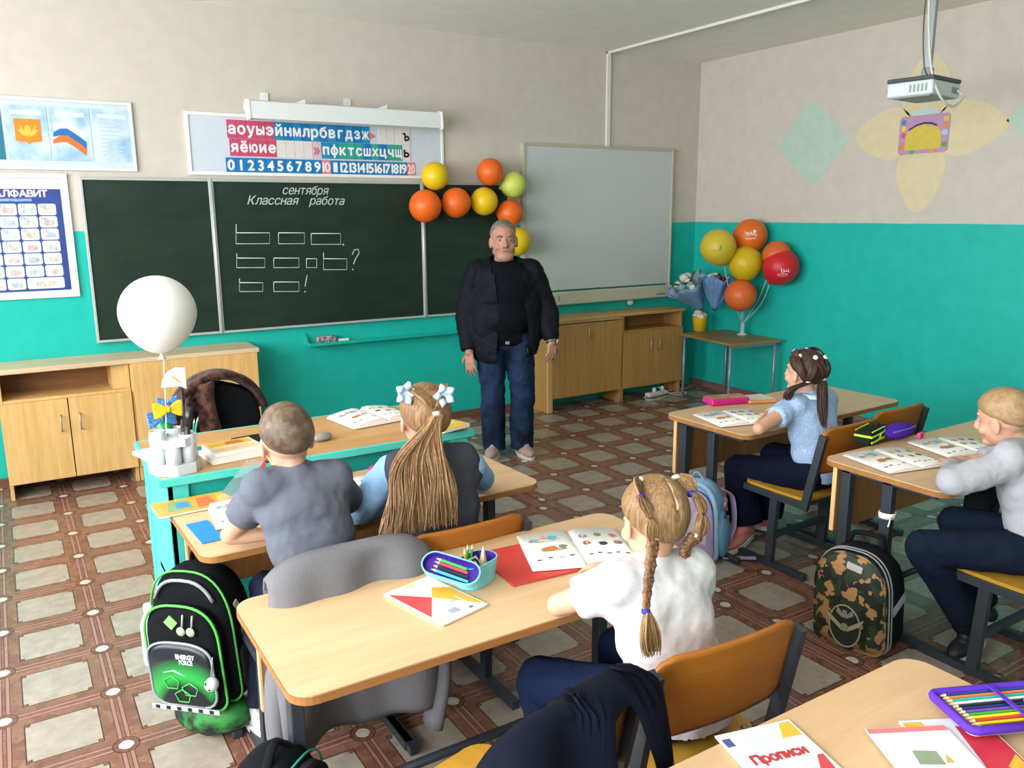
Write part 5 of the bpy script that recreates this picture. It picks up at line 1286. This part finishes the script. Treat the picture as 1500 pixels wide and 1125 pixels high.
pt.location = pz(1027, 484, TZ); pt.location.x -= .02
B().lathe([(.0005, 0), (.058, 0), (.07, .125), (.072, .13), (.066, .13), (.054, .01), (.0005, .01)], 20).obj('cup', mat('DDB224', .5, .03), pt)
for k, (dx, dy, dz, c, s_) in enumerate(((-.02, -.03, .14, 'D8CFC4', .04), (.03, -.02, .145, 'CFC4BC', .035), (0, .02, .165, 'DAD2CC', .042), (.045, .02, .15, '5A3A6E', .032), (-.045, .01, .15, 'D2C6A8', .03), (.015, -.045, .15, 'B9A0B4', .026))):
    b = B(); b.ell((dx, dy, dz), (s_, s_, s_*.75), fn=lambda d: 1+.18*NZ.noise(d*4+V((k, 0, 0)))); b.obj('flower', mat(c, .7, .15, 60), pt)
def bouquet(label, px, y, s, axis, cone_c, cols, n=10, seed=1):
    c = py_(*px, y); t = thing('bouquet', label, 'bouquet', c, align(axis).to_euler())
    rg = random.Random(seed); m_ = mat(cone_c, .5, .12, 14)
    def cone(u, v):
        a_ = 2*PI*u; rr = s*(.12+.85*v+.10*v*math.sin(7*a_+seed)+.05*v*math.sin(13*a_)); return V((rr*math.cos(a_), rr*math.sin(a_), s*(-1.2+1.6*v+.16*v*v*math.sin(5*a_))))
    B().grid(cone, 42, 8, thick=.003).obj('wrapping', m_, t)
    B().grid(lambda u, v: cone(u, v)*.86+V((0, 0, s*.06)), 36, 6, thick=.002).obj('inner_wrapping', mat('8FA9B8', .5, .1, 14), t)
    for k in range(n):
        a_ = rg.uniform(0, 6.28); rr = s*.62*math.sqrt(rg.random()); p = V((rr*math.cos(a_), rr*math.sin(a_), s*rg.uniform(.3, .62))); f_ = rg.uniform(.16, .24)*s
        fo = B().ell(p, (f_, f_, f_*.8), fn=lambda d: 1+.22*NZ.noise(d*3.3+V((k, k, 0)))).obj('flower', mat(cols[k % len(cols)], .7, .15, 50), t)
        B().tube([p*.95, V((p.x*.15, p.y*.15, -s*1.25))], .004, 5).obj('stem', mat('3E6A34', .6), t)
    for k in range(9):
        a_ = rg.uniform(0, 6.28); d_ = V((math.cos(a_), math.sin(a_), .8)).normalized(); q = d_*s*.35+V((0, 0, .2*s)); w_ = d_.cross(V((0, 0, 1))).normalized()
        B().grid(lambda u, v: q+d_*s*.5*u+w_*(v-.5)*s*.22*math.sin(PI*min(1, u*.9+.08))+V((0, 0, .05*s*math.sin(PI*u))), 6, 3).obj('leaf', mat('2F5A34', .6, .2, 30), t)
    return t
bouquet('bouquet in light blue paper leaning left by the whiteboard corner', (1012, 424), -.42, .19, (-.55, .1, .8), '6E93B8', ['C9CFC0', '7FA8A8', 'D8D2C0'], 8, 2)
bouquet('bouquet in blue paper with white and green flowers behind balloons', (1050, 422), -.62, .165, (.2, .1, 1), '5F86AE', ['D9DAD2', '8FB8A8', 'E2DED2', '7A2E38', 'CFD6C6'], 13, 5)
# balloon stand
sb = pz(1098, 489, TZ)
sb.x = min(sb.x, 5.62); sb = V((sb.x, sb.y, TZ))
stn = thing('balloon_stand', 'clear plastic balloon stand with thin sticks on corner table', 'balloon stand', sb)
clear = mat('AFC8CC', .2, .02)
B().lathe([(.0005, 0), (.05, 0), (.05, .008), (.02, .02), (.016, .12), (.0005, .12)], 16).obj('stand_base', clear, stn)
bys = sb.y
SB = [(1052, 362, 26, 'C9B233', 'yellow balloon with small face print, leftmost on balloon stand', .0), (1099, 346, 25, 'DA6A1E', 'orange balloon with white print, topmost on balloon stand', .06), (1138, 374, 21, 'D2622A', 'orange balloon behind the red one on balloon stand', .16),
      (1092, 386, 25, 'CBAE1A', 'plain yellow balloon in the middle of balloon stand', -.12), (1144, 391, 26.5, 'C3202A', 'red balloon with white lettering on balloon stand', -.02), (1085, 433, 23.5, 'D2642C', 'plain orange balloon, lowest on balloon stand', -.14)]
top = sb+V((0, 0, .12))
def squig(w_, h, n, th, ph):
    # a ribbon of looping handwriting strokes, too small in the photo to read
    vs = []; fs = []; N = 14*n
    for k in range(N+1):
        u = k/N; x = (u-.5)*w_+.35*w_/n*math.sin(2*PI*n*u+ph); y = h*math.sin(2*PI*n*u)*(.7+.3*math.sin(5*u+ph))
        vs += [V((x, y-th/2, 0)), V((x+th*.4, y+th/2, 0))]
    for k in range(N): fs.append([2*k, 2*k+2, 2*k+3, 2*k+1])
    return vs, fs
for i, (x, y, r, c, lab, dy) in enumerate(SB):
    yy = bys+dy; P_ = py_(x, y, yy)
    if P_.x > XR-.17: P_ = px_(x, y, XR-.17)
    rr = r/pxm(P_); ax = (top-P_).normalized()
    bo = balloon(lab, P_, rr, c, ax, 'balloons on the stand', 1.06)
    B().tube(bez([V((0, 0, .1)), (P_-sb)*.5+V((0, 0, -.02)), (P_-sb)+ax*rr*1.1]), .004, 6).obj('stick', clear, stn)
    X = bo.matrix_basis.inverted() if False else None
    fr = M.Translation(P_) @ align(-ax)
    def on(pts, c_, nm, tx, tz, sc_, fr=fr, P_=P_, rr=rr, bo=bo):
        # project a flat print on the balloon skin, facing the class
        n_ = (CAM-P_).normalized(); u_ = V((0, 0, 1)).cross(n_).normalized(); w_ = n_.cross(u_)
        vs, fs = pts; out = []
        for v in vs:
            q = n_+u_*(v.x*sc_+tx)+w_*(v.y*sc_+tz); out.append(fr.inverted() @ (P_+q.normalized()*rr*1.02))
        B().add(out, fs).obj(nm, mat(c_, .5), bo)
    if i == 0:
        on(text_geo('1', .3, None, .2, .02), '3E9A4A', 'printed_mark', .12, -.05, 1.2); on(text_geo('~', .5), 'C98A4A', 'printed_mark', -.15, -.15, 1)
    if i == 1:
        on(squig(.62, .17, 4, .045, 3), 'E6DCD2', 'printed_script', .02, .16, 1); on(squig(.6, .05, 6, .035, 1), 'E6DCD2', 'printed_script', .02, -.12, 1)
        on(([V((.1*math.cos(k), .1*math.sin(k), 0)) for k in [2*PI*q/12 for q in range(12)]], [list(range(12))]), 'E6DCD2', 'printed_disc', .24, .3, 1)
    if i == 4:
        on(squig(.5, .13, 4, .045, 2), 'E8DCDC', 'printed_script', .25, -.2, 1); on(squig(.6, .14, 5, .05, 5), 'E8C8CC', 'printed_script', .12, -.5, 1)
# ---------------------------------------------------------------- power strip
p = pz(948, 576, .0)
ps = thing('power_strip', 'white power strip on floor under the right cabinet', 'power strip', (p.x, min(p.y, -.27), 0), (0, 0, .12))
B().box((0, 0, .022), (.26, .06, .04), bev=.01, seg=3).obj('strip_body', mat('D2D4CE', .4), ps)
for k in range(4): B().lathe([(0, 0), (.018, 0), (.018, .003), (0, .003)], 14, X=M.Translation((-.085+.055*k, 0, .042))).obj('socket', mat('B9BBB5', .4), ps)
for k in (1, 3): B().box((-.085+.055*k, 0, .062), (.032, .03, .04), bev=.008).obj('plug', mat('E2E2DE', .4), ps)
cb = mat('C9CBC6', .5)
B().tube(bez([(.02, 0, .08), (.06, -.05, .05), (.14, -.1, .008), (.27, -.13, .006), (.3, -.08, .006), (.16, -.02, .006), (.2, .06, .006)]), .0045, 6).obj('cord', cb, ps)
B().tube(bez([(-.13, 0, .02), (-.19, -.03, .006), (-.2, -.1, .006), (-.1, -.13, .006), (.02, -.1, .006), (.1, -.07, .006)]), .0045, 6).obj('cord', cb, ps)
B().tube(bez([(.13, .0, .03), (.25, .06, .006), (.42, .02, .006), (.6, .06, .006)]), .0045, 6).obj('cord', cb, ps)
# ---------------------------------------------------------------- projector
pc0 = px_(1353, 131, 4.57)
pj = thing('projector', 'white ceiling projector hanging on a grey pole', 'projector', pc0, (0, 0, .12))
B().bb((-.17, -.13, -.05), (.17, .13, .03), bev=.012, seg=3).obj('projector_body', mat('CDD3D6', .4, .02), pj)
B().bb((-.172, -.132, .03), (.172, .132, .052), bev=.006).obj('top_plate', mat('44484A', .5), pj)
B().bb((-.15, -.11, -.054), (.15, .11, -.049)).obj('underside', mat('9AA49E', .5), pj)
for k in range(5): B().bb((-.171, -.1+.022*k, -.03), (-.169, -.088+.022*k, .01)).obj('vent_slot', mat('8F9698', .5), pj)
B().bb((.06, -.1315, -.03), (.14, -.1295, .005)).obj('connector_panel', mat('8B9496', .5), pj)
B().lathe([(.0005, 0), (.035, 0), (.035, .02), (.028, .025), (.0005, .025)], 18, X=M.Translation((-.09, .13, -.01)) @ M.Rotation(-PI/2, 4, 'X')).obj('lens', mat('22262A', .15), pj)
hp = ZC-pc0.z
B().box((.03, 0, .052+(hp-.052)/2), (.036, .036, hp-.06), bev=.004).obj('pole', metal('9EA6AC', .4), pj)
B().box((.03, 0, .09), (.05, .05, .06), bev=.005).obj('pole_clamp', metal('7E868C', .4), pj)
B().box((.03, 0, hp-.008), (.12, .12, .014), bev=.003).obj('ceiling_plate', metal('B5BABC', .4), pj)
B().box((.06, .02, hp-.2), (.05, .035, .07), bev=.006).obj('junction_box', mat('DADCDA', .4), pj)
B().tube(bez([(-.13, -.05, hp-.004), (-.15, -.06, .4), (-.15, -.10, .1), (-.12, -.15, -.06), (0, -.17, -.11), (.12, -.17, -.05), (.12, -.135, -.01)]), .007, 8).obj('white_cable', mat('CFCEC4', .5), pj)
B().tube(bez([(-.06, .0, hp-.004), (-.07, -.0, .35), (-.06, -.02, .12), (.0, -.03, .055)]), .004, 6).obj('dark_cable', mat('5A5A56', .5), pj)

# ---------------------------------------------------------------- satchels
def arch(w, h, r0=.05, top=.45, n=10):
    """outline in x,z: flat bottom with round corners, arched top"""
    out = []
    for k in range(5): a_ = R(270+90*k/4); out.append((w/2-r0+r0*math.cos(a_), r0+r0*math.sin(a_)))
    zc = h*(1-top)
    for k in range(n*2+1):
        a_ = PI*k/(2*n); out.append((w/2*abs(math.cos(a_))**.72*(1 if math.cos(a_) > 0 else -1), zc+h*top*math.sin(a_)**.8))
    for k in range(5): a_ = R(180+90*k/4); out.append((-w/2+r0+r0*math.cos(a_), r0+r0*math.sin(a_)))
    return out
def arch_solid(b, w, h, d, y0=0, rnd_=.03, m=None, z0=0, r0=.05, top=.45, nz=0):
    o = arch(w, h, r0, top); n = len(o); cz = h*.45
    st = [(0, .0, .80), (.0, .35, .90), (.0, .0, .0)]
    prof = [(0, 1-rnd_/w*1.6), (rnd_*.3, 1-rnd_/w*.55), (rnd_, 1), (d-rnd_, 1), (d-rnd_*.3, 1-rnd_/w*.55), (d, 1-rnd_/w*1.6)]
    vs = []
    for y, k in prof:
        for p in o: vs.append((p[0]*k, y0+y, z0+max(0, cz+(p[1]-cz)*k)))
    fs = []
    for i in range(len(prof)-1):
        for j in range(n): fs.append([i*n+j, i*n+(j+1) % n, (i+1)*n+(j+1) % n, (i+1)*n+j])
    fs.append(list(range(n))[::-1]); fs.append([(len(prof)-1)*n+j for j in range(n)])
    b.add(vs, fs, m, True); return b
def piping(name, par, w, h, y, r, m, z0=0, r0=.05, top=.45, a=0, e=None):
    o = arch(w, h, r0, top); pts = [(p[0], y, z0+p[1]) for p in o][a:(e if e is not None else len(o))]
    if a == 0 and e is None: pts.append(pts[0])
    return B().tube(pts, r, 6).obj(name, m, par)
Xf = M(((1, 0, 0, 0), (0, 0, -1, 0), (0, 1, 0, 0), (0, 0, 0, 1)))     # prints on the front (-y) of a bag
def patch(par, name, poly, y, c, th=.0015, m=None):
    b = B(); b.prism([(q[0], q[1]) for q in poly], 0, th, X=M.Translation((0, y, 0)) @ Xf); return b.obj(name, m or mat(c, .5, .08), par)
# green and black football satchel
gb = thing('backpack', 'black and bright green football backpack hanging at front desk end', 'backpack', (.375, -3.34, .075), (.03, R(-3), R(-47)))
blkb = fabric('0F1114', .15)
b = B(); arch_solid(b, .30, .45, .15, -.02, .04, z0=.06); b.obj('bag_body', blkb, gb)
b = B(); arch_solid(b, .27, .36, .05, -.07, .03, z0=.06, top=.35); b.obj('front_compartment', blkb, gb)
gf = NT('green_ball_print'); g_ = gf.obj(); sx = gf.n('ShaderNodeSeparateXYZ'); gf.ln(g_, sx.inputs[0])
dx = gf.ma('SUBTRACT', sx.outputs[0], .01); dz = gf.ma('SUBTRACT', sx.outputs[2], .07); rad = gf.ma('SQRT', gf.ma('ADD', gf.ma('MULTIPLY', dx, dx), gf.ma('MULTIPLY', dz, dz)))
gl = gf.ma('MULTIPLY', gf.ramp(rad, .19, .13), gf.ramp(rad, .09, .12)); gf.col(gf.mix(gl, lin('0D1420'), lin('1E9A3E'))); gf.rough(.4); gf = gf.m
b = B(); arch_solid(b, .235, .22, .025, -.092, .02, z0=.085, top=.28); pk_ = b.obj('front_pocket', gf, gb)
piping('grey_piping', pk_, .237, .222, -.084, .0045, mat('8F9298', .5), .085, .05, .28)
piping('green_piping', gb, .272, .362, -.06, .0045, mat('4FB84A', .5), .06, .05, .35)
piping('green_piping', gb, .302, .452, -.0, .004, mat('4FA84A', .5), .06)
piping('grey_piping', gb, .25, .43, -.022, .006, mat('8A8C92', .5), .06, .05, .45, 9, 22)
for k in range(3):                                   # pentagon outlines of the ball
    cx, cz = ((-.035, .17), (.03, .15), (-.0, .125))[k]; q = [(cx+.03*math.cos(R(90+72*j)), cz+.024*math.sin(R(90+72*j))) for j in range(6)]
    B().tube([(p_[0], -.0935, p_[1]) for p_ in q], .0022, 5).obj('ball_seam', mat('3FBF4A', .4), pk_)
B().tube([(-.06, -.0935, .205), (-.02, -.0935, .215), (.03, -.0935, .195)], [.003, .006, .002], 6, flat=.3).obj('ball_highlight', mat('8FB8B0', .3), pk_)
for i, (s_, z_) in enumerate((('ENERGY', .265), ('FORCE', .246))):
    vs, fs = text_geo(s_, .022, .07 if i == 0 else .05, 0, .0012); B().add(vs, fs, X=M.Translation((.03, -.0942, z_)) @ Xf).obj('lettering', mat('C9CFCF', .5), pk_)
patch(gb, 'white_band', [(-.125, .072), (.125, .072), (.125, .088), (-.125, .088)], -.093, 'C9CCCA')
for k in range(6): patch(gb, 'black_square', [(-.11+.04*k, .074), (-.095+.04*k, .074), (-.095+.04*k, .086), (-.11+.04*k, .086)], -.0946, '101214')
patch(gb, 'diamond_badge', [(-.02, .345), (.005, .37), (-.02, .395), (-.045, .37)], -.071, '7FC468', .003)
for k, x in enumerate((.03, .065)):
    B().tube([(x, -.073, .40), (x-.004, -.08, .36)], .0035, 6).obj('zip_pull', mat('9A9CA2', .4), gb)
    B().lathe([(0, 0), (.015, 0), (.015, .004), (0, .004)], 14, X=M.Translation((x-.008, -.081, .348)) @ M.Rotation(PI/2, 4, 'X')).obj('zip_tag', mat('A9C8A0', .4), gb)
sbm = NT('football'); vo = sbm.n('ShaderNodeTexVoronoi'); vo.inputs['Scale'].default_value = 42; sbm.ln(sbm.obj(), vo.inputs['Vector']); sbm.col(sbm.mix(sbm.ma('LESS_THAN', vo.outputs['Distance'], .28), lin('D5D8D4'), lin('15171A'))); sbm.rough(.4); sbm = sbm.m
B().tube(bez([(.125, -.085, .27), (.127, -.1, .235), (.125, -.105, .215)]), .003, 6).obj('key_chain', metal('8A8C90', .3), gb)
b = B(); b.ell((.125, -.108, .19), (.022, .022, .022)); b.obj('football_charm', sbm, gb)
b = B(); b.ell((.01, .02, .0), (.14, .085, .07), fn=lambda d: 1+.12*NZ.noise(d*3)); grn = NT('green_lump'); s_ = grn.noise(14, 3); grn.col(grn.mix(grn.ramp(s_, .42, .62), lin('10181A'), lin('2E8A3A'))); grn.rough(.6); b.obj('bottom_bag', grn.m, gb)
for x in (-.04, .04): B().tube(bez([(x, .10, .47), (x*1.0, .10, .52), (x*.5+.01, .09, .565)]), .012, 6, flat=.35).obj('carry_strap', blkb, gb)
# print on its side panel
B().box((.151, .05, .36), (.002, .02, .1), (.5, 0, 0)).obj('side_stripe', mat('B9BCBC', .5), gb)
B().box((.151, .06, .3), (.002, .04, .035)).obj('side_badge', mat('4F9A48', .5), gb)
B().box((.152, .03, .16), (.002, .03, .045)).obj('red_tab', mat('B0243C', .5), gb)
b = B(); arch_solid(b, .1, .17, .02, .0, .01, z0=0, top=.2); o = b.obj('side_pocket', mat('15181A', .8), gb, (.16, .06, .08), (0, 0, PI/2))
wbtl = thing('water_bottle', 'small clear bottle with white cap in green backpack side pocket', 'bottle', gb.matrix_basis @ V((-.165, .03, .16)))
wbtl.location = M.Translation(gb.location) @ M.Rotation(R(-47), 4, 'Z') @ V((-.178, -.01, .16))
B().lathe([(.0005, 0), (.03, 0), (.032, .02), (.032, .15), (.014, .19), (.0005, .19)], 16).obj('bottle_body', mat('B5C4BE', .15, .02), wbtl)
B().lathe([(.0005, .19), (.017, .19), (.017, .215), (.0005, .217)], 14).obj('bottle_cap', mat('E4E8E4', .4), wbtl)
# camouflage satchel
p = pz(1262, 930, 0)
cb_ = thing('backpack', 'camouflage backpack with oval winged emblem on the floor', 'backpack', (2.665, -4.13, 0), (.0, R(-3), R(-80)))
cam_ = NT('camouflage'); n1 = cam_.noise(16, 1.5); n2 = cam_.n('ShaderNodeTexNoise'); n2.inputs['Scale'].default_value = 19; mp = cam_.n('ShaderNodeMapping'); mp.inputs['Location'].default_value = (3, 7, 1); cam_.ln(cam_.obj(), mp.inputs[0]); cam_.ln(mp.outputs[0], n2.inputs['Vector'])
c = cam_.mix(cam_.ma('GREATER_THAN', n1, .5), lin('14160F'), lin('22321E')); c = cam_.mix(cam_.ma('GREATER_THAN', n2.outputs[0], .555), c, lin('A87A4C')); cam_.col(c); cam_.rough(.6); cam_ = cam_.m
dkb = fabric('17191C', .1); rfl = mat('B5B8BC', .3)
b = B(); arch_solid(b, .29, .40, .15, 0, .035); b.obj('bag_body', dkb, cb_)
b = B(); arch_solid(b, .285, .395, .07, -.055, .05); fp = b.obj('front_shell', cam_, cb_)
for y, k in ((-.002, .292), (.02, .294)): piping('silver_piping', cb_, k, .402, y, .0035, mat('8E9092', .35))
patch(fp, 'name_label', [(.0, .345), (.06, .335), (.065, .36), (.005, .372)], -.052, 'BDBFB8', .006)
el = [(-.0+.062*math.cos(2*PI*k/28), .105+.085*math.sin(2*PI*k/28)) for k in range(28)]
patch(fp, 'emblem_field', el, -.0545, '23281F', .002)
B().tube([(q[0], -.058, q[1]) for q in el+[el[0]]], .0032, 6).obj('emblem_ring', mat('9A937A', .5), fp)
for s_ in (-1, 1):
    patch(fp, 'emblem_wing', [(s_*.008, .10), (s_*.075, .15), (s_*.07, .135), (s_*.06, .12), (s_*.012, .085)][::s_], -.0565, 'A39A80', .003)
    patch(fp, 'eagle_wing', [(0, .145), (s_*.03, .178), (s_*.034, .155), (s_*.012, .14)][::s_], -.0565, '8A846E', .003)
patch(fp, 'eagle_body', [(-.01, .14), (.01, .14), (.008, .17), (-.008, .17)], -.0566, '8A846E', .0034)
patch(fp, 'emblem_hub', [(.016*math.cos(2*PI*k/14), .1+.016*math.sin(2*PI*k/14)) for k in range(14)], -.0575, '8A846E', .0035)
B().box((.1465, .085, .19), (.002, .11, .035), (.35, 0, 0)).obj('reflective_stripe', rfl, cb_)
B().tube(bez([(-.07, .11, .39), (-.05, .12, .43), (.05, .12, .43), (.07, .11, .39)]), .017, 8, flat=.6).obj('carry_handle', dkb, cb_)
b = B(); arch_solid(b, .27, .37, .03, .14, .012); b.obj('back_pad', mat('0C0D0F', .9), cb_)
for x in (-.08, .08): B().tube(bez([(x, .165, .33), (x, .215, .26), (x, .205, .12), (x*1.3, .17, .03)]), .02, 8, flat=.35).obj('shoulder_strap', dkb, cb_)
# pastel satchel
pb_ = thing('backpack', 'pastel blue and lilac backpack standing by the blouse girl desk', 'backpack', (2.74, -3.17, 0), (0, R(-3), R(-70)))
pbl = mat('7FA9CC', .6, .12, 20); lil = mat('B39CCB', .6, .1, 20)
b = B(); arch_solid(b, .26, .40, .13, 0, .04); b.obj('bag_body', pbl, pb_)
b = B(); arch_solid(b, .235, .36, .05, -.045, .04); fp = b.obj('front_shell', lil, pb_)
piping('padded_rim', pb_, .25, .39, -.0, .014, mat('8FB5D2', .6, .1, 20))
patch(fp, 'cream_panel', [(-.02, .12), (.09, .1), (.1, .2), (.06, .28), (.03, .25)], -.0455, 'D3C3BE', .003)
B().ell((.13, .06, .13), (.03, .06, .12)).obj('side_pocket', mat('6E9FC8', .6, .1), pb_)
B().box((.135, .02, .2), (.012, .03, .03), bev=.005).obj('pink_buckle', mat('D08AA8', .5), pb_)
B().tube([(.145, .05, .27), (.15, .05, .3)], .006, 6).obj('pink_tab', mat('D07AA8', .5), pb_)
B().tube([(.155+.0, .045+.012*math.cos(2*PI*k/14), .235+.014*math.sin(2*PI*k/14)) for k in range(15)], .0025, 6).obj('key_ring', mat('22262E', .4), pb_)
for x in (-.06, .09): B().tube(bez([(x, .13, .34), (x+.03, .2, .28), (x+.04, .2, .14), (x+.03, .15, .06)]), .02, 8, flat=.3).obj('shoulder_strap', lil, pb_)
B().box((.2, .1, .008), (.16, .028, .005), (0, 0, .5)).obj('loose_strap', lil, pb_)
B().tube(bez([(-.04, .06, .39), (0, .06, .43), (.04, .06, .39)]), .01, 8, flat=.5).obj('carry_handle', pbl, pb_)
# dark satchel with yellow straps at the bottom edge
q = pz(400, 1092, .40)
yb = thing('backpack', 'dark backpack with pale yellow straps at the bottom left edge', 'backpack', (q.x-.04, q.y-.03, 0), (.12, 0, R(40)))
b = B(); arch_solid(b, .26, .42, .15, -.06, .04); b.obj('bag_body', fabric('15171B', .1), yb)
b = B(); arch_solid(b, .24, .40, .03, -.085, .03); b.obj('back_pad', fabric('2B2E38', .1), yb)
piping('teal_piping', yb, .262, .422, -.055, .003, mat('2FA08A', .5))
for k in range(4): B().tube(bez([(-.10+.03*k, -.09, .37), (-.11+.03*k, -.13, .33), (-.12+.03*k, -.14, .2)]), .01, 6, flat=.4).obj('yellow_strap', mat('D9CF8A' if k % 2 == 0 else '5A5442', .6), yb)
B().tube(bez([(-.05, .0, .41), (0, .01, .45), (.05, .0, .41)]), .012, 8, flat=.5).obj('carry_handle', fabric('15171B', .1), yb)
# black bag under the right-hand desk
q = py_(1428, 760, -4.27)
kb = thing('backpack', 'black bag hanging under desk in front of fair-haired boy', 'backpack', (q.x+.03, q.y, .36), (0, 0, R(20)))
b = B(); arch_solid(b, .22, .26, .1, -.05, .03); b.obj('bag_body', fabric('101216', .12), kb)
B().tube(bez([(-.04, 0, .25), (0, .0, .29), (.04, 0, .25)]), .008, 6).obj('carry_handle', fabric('101216', .12), kb)
B().box((0, -.055, .12), (.14, .012, .12), bev=.006).obj('front_pocket', fabric('181A1F', .12), kb)

# ---------------------------------------------------------------- clothes over chair backs
def drape(name, label, cat, ch_, m, wd, front, back, seed, sleeves=(), xo=0, lift=.0, th=.006):
    rg = random.Random(seed); ph = [rg.uniform(0, 6) for _ in range(4)]
    X = ch_.matrix_basis if False else M.Translation(ch_.location) @ M.Rotation(ch_.rotation_euler[2], 4, 'Z')
    N = 30
    def fn(u, v):
        x = (u-.5)*2; s = v*(front+(back(u) if callable(back) else back))            # arc length from the front hem over the top to the back hem
        f_ = .012*math.sin(9*u+ph[0]+3*v)+.008*math.sin(17*u+ph[1])
        topz = .768+lift-.05*abs(x)**5
        if s < front-.03: y = -.215-.035*(s/front)+.02+f_*.7; z = topz-(front-s); y = -.205+.0-.045*((z-.45)/.3)+.018+f_*.6
        elif s < front+.03:
            a_ = (s-front+.03)/.06*PI; y = -.262-.032*(1-math.cos(a_))/1+.026; z = topz+.012*math.sin(a_)
        else:
            q = s-front-.03; z = topz-q; y = -.305-.045*min(1, q/.3)+f_*(1+2*q)-.03*math.sin(PI*min(1, q/.5))
        k = 1+.08*max(0, (s-front))*2
        return X @ V((x*wd/2*k+xo+.01*math.sin(5*v+ph[2]), y, z))
    b = B(); b.grid(fn, 26, N, thick=th)
    o = tag(b.obj(name, m), label, cat)
    for pts, r in sleeves:
        B().tube(bez([X @ V(p_) for p_ in pts], 6), r, 10, flat=.6).obj('sleeve', m, o)
    return o
knit = mat('6E6C70', .95, .08, 180, .5, 0, .1)
drape('cardigan', 'grey knitted cardigan draped over the boy chair back', 'cardigan', ch_boy1, knit, .47, .12, .52, 3, [([(.19, -.33, .6), (.23, -.36, .4), (.2, -.36, .2)], .045), ([(-.21, -.32, .62), (-.25, -.33, .4), (-.24, -.33, .12)], .05)])
drape('blazer', 'dark navy blazer draped over empty foreground chair back', 'jacket', ch_jack, fabric('0D1220', .1, 200, .25), .47, .16, lambda u: .5-.44*sst(.36, .62, u)*sst(.98, .78, u), 9, [([(-.2, -.33, .66), (-.26, -.34, .5), (-.26, -.33, .3)], .05)], 0, .015)
# red-edged clear document folder propped in front of the boy
a = py_(390, 676, -3.12); c = pz(345, 736, D)
fd = thing('clear_folder', 'red-edged clear folder propped up before the grey-shirted boy', 'folder', c)
d_ = a-c
B().bar((0, 0, 0), d_, .012, .012).obj('red_spine', mat('B0203A', .4), fd)
nn = V((.1, .01, -.0)); B().add([V((.004, 0, .002)), d_, d_+V((-.05, .06, .0)), V((-.06, .05, .002))], [[0, 1, 2, 3]]).obj('clear_sheet', mat('C9CDD2', .15, .02, trans=.85), fd)
B().add([V((.01, -.002, .002)), d_*.9+V((.004, -.002, 0)), d_*.85+V((.05, -.002, -.06)), V((.06, -.002, .002))], [[0, 1, 2, 3]]).obj('navy_sheet', mat('2A3050', .5), fd)
B().tube([d_, d_+V((.03, 0, .004))], .007, 6).obj('clip', mat('17171A', .4), fd)

# paper tag tied to the leg of the right-hand desk, pink strap on the chair behind it
lx, ly = 3.43-(DL/2-.075), -4.10
tgx = thing('paper_tag', 'white paper tag tied round dark leg of right-hand desk', 'tag', (lx, ly, .50))
B().lathe([(.031, -.012), (.033, -.012), (.033, .012), (.031, .012), (.031, -.012)], 12).obj('tag_band', paper(), tgx)
B().tube([(-.02, -.03, 0), (-.05, -.04, -.03)], .003, 5).obj('tag_string', paper(), tgx)
ps_ = M.Translation(ch_girl1.location)
sp = thing('pink_bag_strap', 'thin pink strap hanging behind long-haired girl chair', 'strap', ps_ @ V((.235, -.2, 0)))
B().tube(bez([(0, -.06, .70), (.02, -.02, .62), (.015, .02, .5), (.0, .05, .3)]), .005, 6, flat=.4).obj('strap_band', mat('C8708A', .5), sp)
